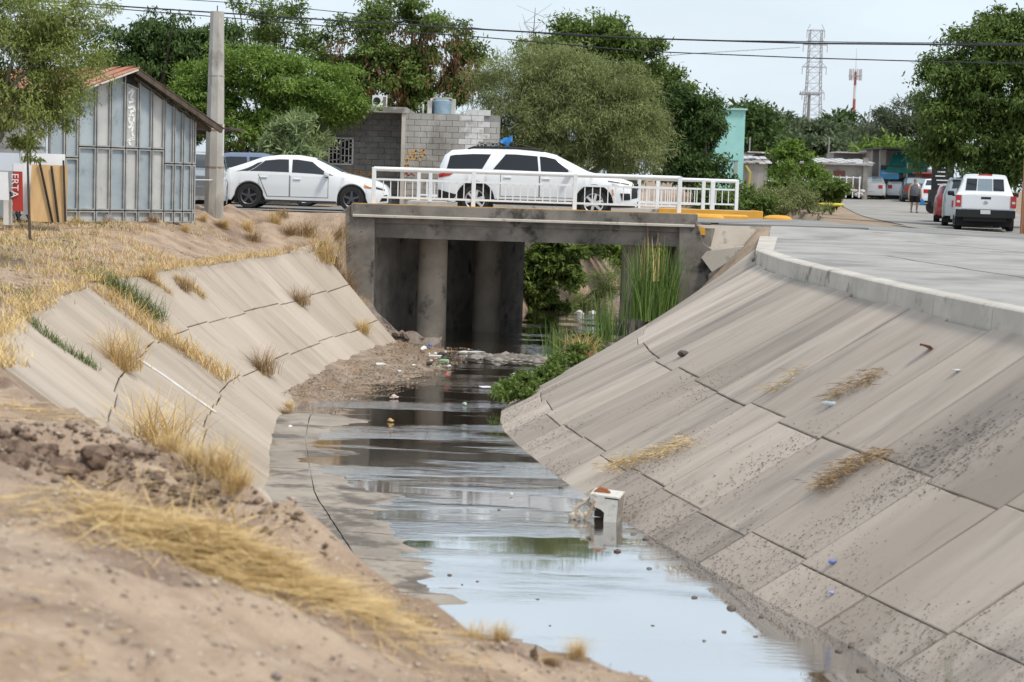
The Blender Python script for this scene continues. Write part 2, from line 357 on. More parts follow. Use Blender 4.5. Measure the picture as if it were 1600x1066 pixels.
r1 = N('ShaderNodeMapRange'); r1.interpolation_type = 'SMOOTHSTEP'; r1.inputs[1].default_value = .47; r1.inputs[2].default_value = .60; r1.inputs[3].default_value = .0006; r1.inputs[4].default_value = .013; K(n2.outputs[0], r1.inputs[0])
# fast ripples only over the broken riffles (far half); the near pool lies calm
sp = N('ShaderNodeSeparateXYZ'); K(g.outputs['Position'], sp.inputs[0]); r2 = N('ShaderNodeMapRange'); r2.interpolation_type = 'SMOOTHSTEP'; r2.inputs[1].default_value = 21; r2.inputs[2].default_value = 26; r2.inputs[3].default_value = .14; K(sp.outputs[1], r2.inputs[0])
mu = N('ShaderNodeMath'); mu.operation = 'MULTIPLY'; K(r1.outputs[0], mu.inputs[0]); K(r2.outputs[0], mu.inputs[1])
hm = N('ShaderNodeMath'); hm.operation = 'MULTIPLY'; K(n1.outputs[0], hm.inputs[0]); K(mu.outputs[0], hm.inputs[1])
bp = N('ShaderNodeBump'); bp.inputs['Strength'].default_value = 1; bp.inputs['Distance'].default_value = 1.0; K(hm.outputs[0], bp.inputs['Height']); K(bp.outputs[0], p.inputs['Normal']); K(bp.outputs[0], gl.inputs['Normal'])
yy = np.concatenate([np.arange(-8, 60, 1.), np.arange(60, 121, 4.)]); Q = np.zeros((len(yy), 5, 3))
for i, y in enumerate(yy):
    for b in range(5): f = -.1+1.2*b/4; Q[i, b] = (ltx(y)+(rtx(y)-ltx(y))*f, y, WZ)
tag(link('water', gridmesh('water', Q), wm), 'shallow murky water reflecting the sky in the channel', kind='structure')
# silt and leaf litter shelf on the left below the bridge
SILT = M('silt', (.20, .145, .105), (.33, .265, .21), 2.5, .9, .02, 22, coord='World', c3=(.27, .17, .10), s3=1.6, t3=(.5, .7))
yy = np.linspace(34.6, 48.2, 60); Q = np.zeros((60, 22, 3))
for i, y in enumerate(yy):
    wdt = ip(y, [34.6, 37, 41, 45, 48.2], [.4, 1.1, 1.8, 2.2, 2.0])*(1+.45*vnoise(y, 0, 1.3))
    for b in range(22):
        t = b/21; x = ltx(y)-.55+wdt*t*1.35; Q[i, b] = (x, y, WZ+.30*(1-t)**1.6-.07*t+.08*fbm(x, y, 2.6, 4))
tag(link('silt_bank', gridmesh('silt_bank', Q), SILT, smooth=True), 'brown silt and leaf litter shelf below the bridge', kind='structure')

# --- roads: sheets lying on the ground
def sheet(name, xs, ys, zf, mat, label, lift=.006):
    Q = np.zeros((len(ys), len(xs), 3))
    for i, y in enumerate(ys):
        x = np.array([f(y) if callable(f) else f for f in xs], float); Q[i, :, 0] = x; Q[i, :, 1] = y; Q[i, :, 2] = zf(x, y)+lift
    return tag(link(name, gridmesh(name, Q), mat, smooth=True), label, kind='structure')
xl = [-300, -120, -60, -30, -15, -8, -5, -4.2]
sheet('road', xl, np.linspace(49.2, 57.2, 6), lambda x, y: .2+0*x, ASPH, 'grey asphalt street arriving at the bridge from the shed side', .02)
sheet('road', [9.0, 10, 11, 12, 13, 14, 15, 16, 20, 30, 60, 120, 300], np.linspace(48.9, 57.0, 6), zground_r, ASPH, 'grey asphalt street leaving the bridge past the pickup', .008)
sheet('pavement', [lambda y: rcx(y)+.30, 6.6, 7.5, 8.5, 10, 12, 15, 20, 30, 60], np.linspace(4, 48.85, 40), zground_r, PAVE, 'pale concrete roadway along the top of the right embankment')
sheet('road', [12.0, 13, 14, 15, 16, 18, 20, 22.5, 25], np.linspace(57.05, 62, 6), zground_r, SIDE, 'worn pale mouth of the side street', .012)
Q = []
def sx(y, f): a = ip(y, [62, 80, 100, 125], [12.6, 14.6, 17.0, 20.0]); b = ip(y, [62, 80, 100, 125], [17.2, 21.5, 26, 31]); return a+(b-a)*f
sheet('road', [(lambda y, f=f: sx(y, f)) for f in np.linspace(0, 1, 8)], np.linspace(62.05, 126, 30), zground_r, SIDE, 'worn grey side street rising to the parked cars', .012)
pav = [o for o in COL.objects if o.name.startswith('pavement')][0]; JNT = M('tar_joint', (.10, .097, .094), rough=.9)
for a, b in (((5.3, 36.6), (30, 31.0)), ((5.9, 43.0), (30, 40.5)), ((5.6, 30.0), (30, 25)), ((6.0, 22.5), (30, 20)), ((9.0, 48.8), (13.5, 30.0)), ((7.0, 36.2), (8.2, 22.2))):
    n_ = 14; pts = [(a[0]+(b[0]-a[0])*k/n_+.05*math.sin(k*2.1), a[1]+(b[1]-a[1])*k/n_+.06*math.sin(k*1.7)) for k in range(n_+1)]; m = MB()
    for p_, q_ in zip(pts, pts[1:]): dx, dy = q_[0]-p_[0], q_[1]-p_[1]; l_ = math.hypot(dx, dy); ox, oy = -dy/l_*.018, dx/l_*.018; m.add([(p_[0]-ox, p_[1]-oy, .0105), (q_[0]-ox, q_[1]-oy, .0105), (q_[0]+ox, q_[1]+oy, .0105), (p_[0]+ox, p_[1]+oy, .0105)], [(0, 1, 2, 3)])
    m.build('tar_joint', JNT, pav)
# kerb wall along the top of the right embankment, cast in lengths
kb = thing('kerb', 'pale weathered concrete kerb along the embankment top', 'kerb', (0, 0, 0))
ky = [12.0]+[13.4+2.05*i for i in range(12)]+[37.0]
for i in range(len(ky)-1):
    a, b = ky[i]+.008, ky[i+1]-.008; m = MB(); q = []
    for y in np.linspace(a, b, 4):
        x = rcx(y); q.append([(x-.02, y, -.46), (x-.02+.03, y, -.006), (x+.01+.03, y, .012), (x+.30, y, .014), (x+.30, y, -.46)])
    V = [p for r in q for p in r]; F = []
    for k in range(3):
        for j in range(4): F.append((k*5+j, k*5+j+1, k*5+5+j+1, k*5+5+j))
    F += [(4, 3, 2, 1, 0), (15, 16, 17, 18, 19)]; m.add(V, F); m.build('kerb_length', CONC_W, kb)
# kerb turns the corner towards the bridge
m = MB(); m.prism([(4.64, 37.02, 0), (4.98, 37.02, 0), (6.6, 48.3, 0), (6.15, 48.3, 0)], (0, 0, -.46), (0, 0, .013)); m.build('kerb_length', CONC_W, kb)
# ================================================================== BRIDGE
br = thing('bridge', 'weathered grey concrete road bridge on round columns over the channel', 'bridge', (0, 48.4, 0))
def bput(m, name, mat, smooth=False, parent=None, bevel=0):
    m.v = [(x, y-48.4, z) for x, y, z in m.v]; return m.build(name, mat, parent or br, smooth, bevel=bevel)
SKX = 4.25/10.2                                  # skew of the abutments per metre of depth
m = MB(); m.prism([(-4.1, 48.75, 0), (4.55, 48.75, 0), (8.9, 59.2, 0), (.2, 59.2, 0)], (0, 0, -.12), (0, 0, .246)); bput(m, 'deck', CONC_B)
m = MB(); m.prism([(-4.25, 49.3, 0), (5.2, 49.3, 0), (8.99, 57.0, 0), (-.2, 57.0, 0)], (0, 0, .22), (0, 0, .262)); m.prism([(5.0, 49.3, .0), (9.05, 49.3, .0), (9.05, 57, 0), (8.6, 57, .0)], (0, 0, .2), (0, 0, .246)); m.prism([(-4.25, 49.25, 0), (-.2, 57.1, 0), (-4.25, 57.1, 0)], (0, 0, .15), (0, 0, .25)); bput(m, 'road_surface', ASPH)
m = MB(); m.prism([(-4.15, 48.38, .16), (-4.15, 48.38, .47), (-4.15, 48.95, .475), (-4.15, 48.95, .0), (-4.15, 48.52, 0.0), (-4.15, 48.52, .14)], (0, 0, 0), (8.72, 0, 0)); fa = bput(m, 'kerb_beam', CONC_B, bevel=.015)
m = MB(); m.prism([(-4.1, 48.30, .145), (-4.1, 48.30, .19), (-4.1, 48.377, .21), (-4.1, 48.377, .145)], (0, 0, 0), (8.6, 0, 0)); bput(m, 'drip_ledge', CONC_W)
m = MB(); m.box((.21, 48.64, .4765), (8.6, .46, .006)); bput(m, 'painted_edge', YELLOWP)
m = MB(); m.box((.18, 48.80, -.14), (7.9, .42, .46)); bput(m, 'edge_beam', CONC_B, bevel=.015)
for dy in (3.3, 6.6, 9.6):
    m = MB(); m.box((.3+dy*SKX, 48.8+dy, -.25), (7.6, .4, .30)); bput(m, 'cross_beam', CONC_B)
for cx, cy in ((-2.12, 49.95), (-.74, 53.5), (3.15, 49.95), (4.6, 53.5), (6.0, 57.0)):
    m = MB(); m.lathe([(.40, WZ-.3), (.385, WZ+.2), (.375, -1.5), (.375, -.37)], (cx, cy, 0), 28); bput(m, 'column', M('column_concrete', (.20, .17, .14), (.31, .265, .22), 1.0, .85, .005, 12, coord='World', c3=(.10, .09, .08), s3=1.6, t3=(.56, .7)), True)
# abutments (skewed walls) and wing walls
for x0, name in ((-3.95, 'abutment'), (4.35, 'abutment')):
    m = MB(); s_ = -1 if x0 < 0 else 1
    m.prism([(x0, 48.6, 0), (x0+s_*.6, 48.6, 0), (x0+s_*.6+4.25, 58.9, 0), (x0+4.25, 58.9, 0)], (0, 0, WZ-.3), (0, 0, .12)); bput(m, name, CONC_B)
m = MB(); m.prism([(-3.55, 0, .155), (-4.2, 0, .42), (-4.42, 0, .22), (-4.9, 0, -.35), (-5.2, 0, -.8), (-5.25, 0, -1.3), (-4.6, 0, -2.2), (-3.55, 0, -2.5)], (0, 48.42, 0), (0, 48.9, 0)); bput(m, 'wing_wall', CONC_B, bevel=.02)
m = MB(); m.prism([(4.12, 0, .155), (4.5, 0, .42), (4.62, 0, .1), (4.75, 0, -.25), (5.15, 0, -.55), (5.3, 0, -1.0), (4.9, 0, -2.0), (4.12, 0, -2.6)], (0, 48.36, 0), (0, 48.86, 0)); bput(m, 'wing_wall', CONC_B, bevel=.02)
# retaining wall strip and sloping apron between the wing wall and the kerb
m = MB(); m.prism([(4.85, 47.9, -1.0), (6.1, 47.4, -.1), (6.1, 47.4, -.42), (4.85, 47.9, -1.6)], (0, 0, 0), (.1, .25, 0)); bput(m, 'retaining_wall', CONC_B)
APR = M('apron_concrete', (.36, .32, .27), (.44, .39, .34), 1, .9, .004, 20, coord='World', c3=(.25, .215, .18), s3=2)
m = MB(); m.add([(4.55, 48.95, .20), (9.0, 48.95, .20), (6.6, 48.0, .005), (6.25, 47.35, -.16), (5.15, 47.55, -1.25), (4.62, 48.5, -.5)], [(0, 1, 2, 3, 4, 5)]); m.add([(4.55, 48.96, -.5), (9.0, 48.96, -.3), (9.0, 48.96, .2), (4.55, 48.96, .2)], [(0, 1, 2, 3)]); bput(m, 'apron', APR)
# stone lump eroded at the foot of the left wing wall
m = MB(); G_ = np.zeros((26, 14, 3))
for i in range(26):
    for j in range(14):
        t = i/25; u = j/13*2-1; x = -4.5+2.75*t; y = 48.15-.55*t+u*.62; G_[i, j] = (x, y, -1.75-1.15*t+.20*math.sin(t*7)-1.1*abs(u)**2.2*(1-.3*t)+.30*float(fbm(np.array([x]), np.array([y]), 2.4, 4)[0]))
tag(link('rubble_mound', gridmesh('rubble_mound', G_), M('mound_earth', (.17, .135, .115), (.28, .235, .20), 2.4, .95, .03, 14, coord='World', c3=(.10, .08, .07), s3=3), None, True), 'grey brown eroded mound slumped at the foot of the wing wall', 'mound')
for k in range(16):
    t = k/25; rg = random.Random(k); m.rock((-3.6+2.0*t+rg.uniform(-.18, .18), 47.75-.45*t+rg.uniform(-.2, .2), -2.5-.52*t+rg.uniform(-.05, .05)), rg.uniform(.06, .14), k, 1, .7)
for k_, (vs, fs) in enumerate([(m.v[i*12:(i+1)*12], None) for i in range(16)]):
    mm = MB(); ff = [tuple(q-k_*12 for q in f) for f in m.f[k_*20:(k_+1)*20]]; c_ = Vector(vs[0]); mm.add([Vector(q)-c_ for q in vs], ff); ro = mm.build('rubble_stone', M('rubble', (.17, .13, .105), (.28, .22, .18), 3, .95, .02, 18, coord='World')); ro.location = c_; tag(ro, 'angular rubble stone along the foot of the eroded mound', 'stone', 'rubble stones below the wing wall')
# far footway of the bridge with yellow kerbs
fw = MB(); fw.box((2.0, 57.75, .30), (10.4, 2.5, .30)); bput(fw, 'footway', CONC_W)
fw = MB(); fw.box((5.7, 56.47, .345), (3.05, .06, .26)); fw.box((7.22, 57.75, .345), (.06, 2.5, .26)); bput(fw, 'painted_edge', YELLOWP, bevel=.01)
for x0, x1, yk, nm, lab in ((5.1, 6.6, 54.6, 'yellow_kerb', 'short yellow painted kerb block standing before the railing ends'),):
    m = MB(); m.prism([(x0, yk, .16), (x0, yk, .36), (x0, yk+.5, .38), (x0, yk+.5, .16)], (0, 0, 0), (x1-x0, 0, 0)); tag(m.build(nm, YELLOWP, bevel=.03), lab, 'kerb')
for (px, py, lab) in ((1215, 341, 'low rounded yellow kerb end beside the bush at the street mouth'), (1108, 345, 'rounded tapering yellow kerb end next to the bridge post')):
    c = at(px, py, 56.0 if px > 1150 else 54.3); m = MB(); m.lathe([(.36, 0), (.35, .06), (.30, .11), (.2, .14), (.05, .15)], (0, 0, 0), 14); o = m.build('yellow_kerb', YELLOWP, None, True); o.location = (c.x, c.y, zground_r(c.x, c.y)+.02); o.scale = (1.2, .6, 1); tag(o, lab, 'kerb')
m = MB(); m.prism([(4.56, 48.55, -.05), (4.56, 48.55, .2), (4.78, 48.55, .12), (4.80, 48.55, -.05)], (0, 0, 0), (0, .25, 0)); bput(m, 'painted_stub', YELLOWP)

def railing(label, x0, x1, y, z, posts, h=.92, ends=True, rise_=0, group=None):
    t = thing('railing', label, 'railing', (x0, y, z)); 
    for px in posts:
        MB().box((px-x0, 0, h/2), (.105, .105, h)).build('post', WHITEP, t, bevel=.012)
    m = MB(); m.tube([(0, 0, h-.04), (x1-x0, 0, h-.04)], .056, 12); m.build('top_rail', WHITEP, t, True)
    for i in range(len(posts)-1):
        a, b = posts[i]-x0+.055, posts[i+1]-x0-.055
        for zz, nm in ((.62, 'middle_rail'), (.17, 'bottom_rail')):
            MB().box(((a+b)/2, 0, zz), (b-a, .05, .05)).build(nm, WHITEP, t)
        n = max(2, int(round((b-a)/.19))); me = None
        for k in range(1, n):
            if me is None: me = MB().box((0, 0, .395), (.024, .024, .40)).mesh('baluster'); me.materials.append(WHITEP)
            o = link('baluster', me, None, t); o.location = (a+(b-a)*k/n, 0, 0)
    return t
railing('white steel railing on the bridge edge facing the channel', -3.61, 4.11, 48.62, .478, (-3.61, -1.09, 1.47, 4.11))
railing('white steel railing between the bridge roadway and the far footway', -2.55, 5.65, 56.75, .45, (-2.55, -.5, 1.55, 3.6, 5.5))
railing('white steel railing on the outer edge of the far footway', -3.0, 6.72, 58.85, .45, (-3.0, -.6, 1.85, 4.3, 6.72))
tag(MB().box((5.78, 56.85, .82), (.13, .13, .98)).build('short_post', WHITEP, bevel=.02), 'stubby white post against the inner railing end', 'post')
# ================================================================== VEHICLES
def paint(name, c, metal=.0, rough=.28): return M(name, c, rough=rough, metal=metal, spec=.5, coat=.7)
GLASS = glassmat('car_glass', (.018, .022, .027)); TINT = glassmat('dark_tint_glass', (.006, .007, .012)); CLEARG = glassmat('windscreen_glass', (.20, .25, .29), .05)
REDL = M('red_lens', (.42, .015, .012), rough=.2, coat=.5); CLEARL = M('clear_lens', (.55, .57, .60), rough=.15, coat=.6); AMBER = M('amber_lens', (.7, .22, .03), rough=.2, coat=.5)
PLATE = M('number_plate', (.68, .68, .66), (.55, .55, .53), 30, .5); SEAM = M('panel_gap', (.05, .05, .055), rough=.7)
class Car:
    def __init__(s, name, label, loc, rz, spec, body, cat='car', group=None):
        s.sp = spec; s.t = thing(name, label, cat, loc, rz, group); s.body = body; s.Lh = spec['L']/2
        sp = spec; s.xr, s.xf, s.R = sp['xr'], sp['xf'], sp['R']
    def top(s, x): return ip(x, [p[0] for p in s.sp['top']], [p[1] for p in s.sp['top']])
    def belt(s, x): return min(ip(x, [p[0] for p in s.sp['belt']], [p[1] for p in s.sp['belt']]), s.top(x)-.05)
    def hw(s, x):
        L_ = s.sp['L']; W2 = s.sp['W']/2; e = s.sp.get('nose', .42); r = s.sp.get('tail', .3); k0 = s.sp.get('taper', .24)
        f = 1 - k0*max(0, (x-(L_-e))/e)**2.2 - s.sp.get('rtaper', .10)*max(0, (r-x)/r)**2; return W2*f
    def rw(s, x):
        d = s.top(x)-s.belt(x); return s.hw(x)-.05-min(s.sp.get('tumble', .16), d*.42)
    def zb(s, x):
        z = ip(x, [0, .5, s.xr, s.xf, s.sp['L']-.5, s.sp['L']], [s.sp['zb']+.10, s.sp['zb'], s.sp['zb'], s.sp['zb'], s.sp['zb'], s.sp['zb']+.03]); R = s.R*1.17
        for c in (s.xr, s.xf):
            if abs(x-c) < R: z = max(z, s.R+math.sqrt(R*R-(x-c)**2)*.98)
        return z
    def ring(s, x):
        h = s.hw(x); b = s.belt(x); z0 = min(s.zb(x), b-.06); t = s.top(x); r = s.rw(x); zc = max(z0+.03, s.sp.get('crease', .62)*b); zc = min(zc, b-.02)
        return [(h-.05, z0), (h-.012, z0+.02), (h, zc), (h-.025, b), (r+.012, t-.055), (r-.05, t-.012), (r*.6, t+.004), (0, t+.012)]
    def side_y(s, x, z):
        g = s.ring(x)
        for (y0, z0), (y1, z1) in zip(g, g[1:]):
            if z0 <= z <= z1 and z1 > z0: return y0+(y1-y0)*(z-z0)/(z1-z0)
        return g[2][0]
    def shell(s):
        xs = set(np.round(np.linspace(0, s.sp['L'], 46), 3))
        for c in (s.xr, s.xf):
            for a in np.linspace(0, math.pi, 17): xs.add(round(c+math.cos(a)*s.R*1.17, 3))
        xs |= {round(p[0], 3) for p in s.sp['top']}
        xs = sorted(x for x in xs if 0 <= x <= s.sp['L']); m = MB(); n = 15; V = []; F = []
        for x in xs:
            g = s.ring(x); V += [(x-s.Lh, -y, z) for y, z in g]+[(x-s.Lh, y, z) for y, z in g[-2::-1]]
        for i in range(len(xs)-1):
            for k in range(n-1): F.append((i*n+k, (i+1)*n+k, (i+1)*n+k+1, i*n+k+1))
        F.append(tuple(range(n))); F.append(tuple((len(xs)-1)*n+k for k in range(n))[::-1])
        m.add(V, F); o = m.build('body', s.body, s.t, True, 38)
        u = MB(); zc = s.sp['zb']; u.box((0, 0, zc+.16), (s.sp['L']-.5, s.sp['W']-.5, .26)); u.build('underbody', BLACK, s.t)
        for c in (s.xr, s.xf): MB().box((c-s.Lh, 0, s.R+.12), (s.R*2.36, s.sp['W']-.12, s.R*1.9)).build('wheel_well', BLACK, s.t)
        return o
    def patch(s, name, pts, mat, off=.008, side=-1, parent=None, n=6):
        """pts: quad (x,z) x4 in order bl, br, tr, tl laid on the body side"""
        (a, b, c, d) = pts; P = np.zeros((n+1, n+1, 3))
        for i in range(n+1):
            for j in range(n+1):
                u, v = i/n, j/n; x = (a[0]*(1-u)+b[0]*u)*(1-v)+(d[0]*(1-u)+c[0]*u)*v; z = (a[1]*(1-u)+b[1]*u)*(1-v)+(d[1]*(1-u)+c[1]*u)*v
                P[i, j] = (x-s.Lh, side*(s.side_y(x, z)+off), z)
        return link(name, gridmesh(name, P), mat, parent or s.t, smooth=True)
    def win(s, x0, x1, x0t, x1t, mat, side=-1, lo=.10, hi=.86, name='window'):
        n = 10; P = np.zeros((n+1, 5, 3))
        for i in range(n+1):
            for j in range(5):
                t = lo+(hi-lo)*j/4; a = x0+(x0t-x0)*j/4; b = x1+(x1t-x1)*j/4; x = a+(b-a)*i/n; g = s.ring(x)
                (y0, z0), (y1, z1) = g[3], g[4]; P[i, j] = (x-s.Lh, side*(y0+(y1-y0)*t+.007), z0+(z1-z0)*t)
        return link(name, gridmesh(name, P), mat, s.t, smooth=True)
    def screen(s, x0, x1, mat, name='windscreen', w0=.93, w1=.90):
        n = 8; P = np.zeros((n+1, 9, 3))
        for i in range(n+1):
            x = x0+(x1-x0)*i/n; g = s.ring(x); ys = [-g[5][0], -g[6][0], 0, g[6][0], g[5][0]]; zs = [g[5][1], g[6][1], g[7][1], g[6][1], g[5][1]]
            for j in range(9):
                y = (g[5][0])*(w0)*(j/4-1); P[i, j] = (x-s.Lh, y, ip(y, ys, zs)+.012)
        return link(name, gridmesh(name, P), mat, s.t, smooth=True)
    def endpatch(s, name, y0, y1, z0, z1, mat, front=True, off=.012, taper=0, depth=.02, parent=None):
        x = (s.sp['L']+off if front else -off)-s.Lh; m = MB()
        poly = [(x, y0, z0), (x, y1, z0), (x, y1-taper, z1), (x, y0+taper, z1)]
        m.prism(poly, (0, 0, 0), ((-1 if front else 1)*(depth+off), 0, 0)); return m.build(name, mat, parent or s.t, bevel=.006)
    def wheels(s, rim=CHROME, spokes=5, far=True):
        tm = MB(); R = s.R; wd = .115; tm.lathe([(R*.66, -wd), (R*.93, -wd), (R, -wd*.7), (R, wd*.7), (R*.93, wd), (R*.66, wd)], (0, 0, 0), 28, 'Y', False); tme = tm.mesh('wheel'); tme.materials.append(RUBBER); tme.polygons.foreach_set('use_smooth', [True]*len(tme.polygons)); tme.set_sharp_from_angle(angle=R_(40))
        rm = MB(); rm.lathe([(R*.67, -.06), (R*.67, -wd-.004), (R*.60, -wd+.012), (R*.58, -.03)], (0, 0, 0), 28, 'Y', False)
        for k in range(spokes):
            a = 2*math.pi*k/spokes+.3; d = Vector((math.cos(a), 0, math.sin(a))); p = Vector((-d.z, 0, d.x))
            rm.prism([d*R*.1+p*R*.10, d*R*.64+p*R*.075, d*R*.64-p*R*.075, d*R*.1-p*R*.10], (0, -wd+.004, 0), (0, -wd+.035, 0))
        rm.lathe([(R*.17, -wd-.006), (R*.17, -wd+.04)], (0, 0, 0), 12, 'Y'); rme = rm.mesh('rim'); rme.materials.append(rim)
        for c in (s.xr, s.xf):
            for sd in ((-1, 1) if far else (-1,)):
                o = link('wheel', tme, None, s.t); o.location = (c-s.Lh, sd*(s.sp['W']/2-wd-.012), R); o.rotation_euler = (0, 0, 0 if sd < 0 else math.pi)
                q = link('rim', rme, None, o); bk = MB().lathe([(R*.64, -.035), (R*.64, -.02)], (0, 0, 0), 20, 'Y').build('brake_disc', BLACK, o)
    def door(s, x0, x1, z0, z1, side=-1, handle=None, mat=None, xb=None):
        xb = x0 if xb is None else xb
        d = s.patch('door', [(xb+.008, z0), (x1-.008, z0), (x1-.008, z1), (x0+.008, z1)], mat or s.body, .006, side, n=8)
        s.patch('seam', [(xb-.006, z0-.014), (x1+.006, z0-.014), (x1+.006, z1), (x0-.006, z1)], SEAM, .003, side, parent=d, n=8)
        if handle: 
            hx, hz = handle; y = s.side_y(hx, hz); MB().box((hx-s.Lh, side*(y+.022), hz), (.20, .03, .035)).build('handle', s.body, d, bevel=.01)
    def mirror(s, x, z, side=-1, mat=None):
        y = s.side_y(x, z); m = MB(); m.box((x-s.Lh, side*(y+.13), z+.06), (.13, .22, .15)); o = m.build('mirror', mat or s.body, s.t, bevel=.045); MB().box((x-s.Lh, side*(y+.02), z-.01), (.08, .12, .05)).build('mirror_arm', BLACK, o)

WHITE = paint('white_car_paint', (.74, .76, .79)); SILVER = paint('silver_car_paint', (.50, .51, .52), .25); DKBLUE = paint('blue_grey_car_paint', (.16, .20, .30), .3); CHAR = paint('charcoal_car_paint', (.035, .037, .042), .2); REDP = paint('dark_red_car_paint', (.22, .02, .02)); BLUEW = paint('pale_blue_car_paint', (.42, .50, .62), .2)
SUV = dict(L=5.2, W=2.0, xr=.98, xf=4.05, R=.385, zb=.27, top=[(0, .95), (.05, 1.28), (.16, 1.52), (.34, 1.645), (.9, 1.695), (2.0, 1.71), (2.75, 1.665), (3.05, 1.60), (3.45, 1.41), (3.92, 1.19), (4.15, 1.14), (4.75, 1.05), (5.05, .95), (5.2, .78)], belt=[(0, 1.10), (1, 1.13), (3.4, 1.10), (3.95, 1.07), (5.2, .72)], nose=.5, taper=.26, crease=.70)
SEDAN = dict(L=4.63, W=1.78, xr=.98, xf=3.68, R=.325, zb=.20, top=[(0, .80), (.06, 1.00), (.45, 1.05), (.80, 1.17), (1.30, 1.36), (1.75, 1.425), (2.25, 1.43), (2.65, 1.375), (3.05, 1.20), (3.48, .99), (3.8, .93), (4.3, .82), (4.53, .70), (4.63, .58)], belt=[(0, .88), (.8, .96), (2.0, .93), (3.4, .90), (4.63, .52)], nose=.6, taper=.36, tail=.5, rtaper=.16, crease=.68)
HATCH = dict(L=4.0, W=1.70, xr=.72, xf=3.2, R=.31, zb=.2, top=[(0, .85), (.08, 1.08), (.5, 1.40), (1.0, 1.49), (1.9, 1.50), (2.3, 1.43), (3.0, 1.02), (3.2, .97), (3.75, .82), (4.0, .60)], belt=[(0, .92), (2, .95), (3, .90), (4, .5)], nose=.5, taper=.3, crease=.66)
PICK = dict(tumble=.22, L=5.25, W=1.84, xr=1.15, xf=4.30, R=.37, zb=.42, top=[(0, 1.12), (.03, 1.13), (1.52, 1.14), (1.62, 1.20), (1.78, 1.70), (2.0, 1.77), (2.9, 1.78), (3.2, 1.72), (3.85, 1.19), (4.05, 1.16), (4.9, 1.06), (5.15, .95), (5.25, .75)], belt=[(0, 1.075), (1.5, 1.09), (3.8, 1.09), (5.25, .7)], nose=.5, taper=.2, tail=.1, rtaper=.02, crease=.72)

# --- white three-row SUV on the bridge
c = Car('suv', 'large white SUV with dark tinted windows crossing the bridge', (.55, 50.75, .262), 0, SUV, WHITE, 'car')
c.shell(); c.wheels(M('machined_rim', (.70, .71, .73), rough=.3, metal=.6), 6)
c.win(.22, 1.14, .30, 1.36, TINT, hi=.84, name='quarter_window'); c.win(1.42, 2.60, 1.74, 2.56, TINT, hi=.86); c.win(2.66, 3.62, 2.62, 3.02, TINT, hi=.86)
for sd in (1,): c.win(.22, 1.14, .30, 1.36, TINT, sd, name='quarter_window'); c.win(1.42, 2.6, 1.74, 2.56, TINT, sd); c.win(2.66, 3.62, 2.62, 3.02, TINT, sd)
c.win(1.60, 1.64, 1.83, 1.87, M('pillar_trim', (.03, .03, .035), rough=.4), lo=.1, hi=.86, name='window_divider')
c.screen(3.08, 3.90, CLEARG); c.screen(.08, .30, TINT, 'rear_window')
c.door(1.62, 2.62, .50, 1.06, handle=(1.80, .98)); c.door(2.64, 3.55, .50, 1.04, handle=(2.80, .97))
c.mirror(3.42, 1.10)
c.patch('sill_trim', [(1.42, .285), (3.58, .285), (3.60, .42), (1.40, .42)], BLACK, .012)
c.patch('tail_light', [(.02, .92), (.30, .98), (.42, 1.06), (.02, 1.06)], REDL, .012); c.patch('bumper_trim', [(.02, .38), (.42, .38), (.50, .50), (.02, .62)], BLACK, .012)
c.patch('headlight', [(4.55, .86), (4.98, .80), (4.99, .85), (4.50, .93)], CLEARL, .012); c.patch('headlight_trim', [(4.40, .955), (4.95, .885), (4.96, .905), (4.40, .985)], BLACK, .013)
c.patch('fog_light', [(4.78, .48), (5.0, .50), (4.98, .66), (4.72, .66)], BLACK, .012); c.patch('side_marker', [(4.52, .62), (4.56, .60), (4.54, .76), (4.50, .76)], AMBER, .012)
for cx_ in (c.xr, c.xf):
    m = MB(); n = 20; R0, R1 = c.R*1.15, c.R*1.15+.055
    for k in range(n):
        a, b = math.pi*k/n-.05, math.pi*(k+1)/n+.0; q = []
        for ang, r in ((a, R0), (b, R0), (b, R1), (a, R1)):
            x = cx_+math.cos(ang)*r; z = c.R+math.sin(ang)*r*.98; q.append((x-c.Lh, -(c.hw(x)+.012), z))
        m.prism(q, (0, 0, 0), (0, .05, 0))
    m.build('wheel_arch', BLACK, c.t)
g = c.endpatch('grille', -.62, .62, .58, .92, BLACK, taper=.05); [c.endpatch('grille_bar', -.6, .6, z, z+.02, CHROME, off=.02, parent=g) for z in (.64, .72, .80)]
c.endpatch('lower_bumper', -.75, .75, .30, .46, BLACK); c.patch('front_grille_side', [(5.02, .52), (5.19, .55), (5.19, .88), (5.04, .92)], BLACK, .012)
for sd in (-1, 1):
    m = MB(); m.tube([(x-c.Lh, sd*.66, c.top(x)+h) for x, h in ((.75, .0), (.9, .045), (1.6, .055), (2.5, .05), (2.72, .0))], .024, 8); m.build('roof_rail', BLACK, c.t, True)
c.patch('skirt', [(4.45, .29), (5.12, .30), (5.15, .40), (4.48, .38)], BLACK, .01)

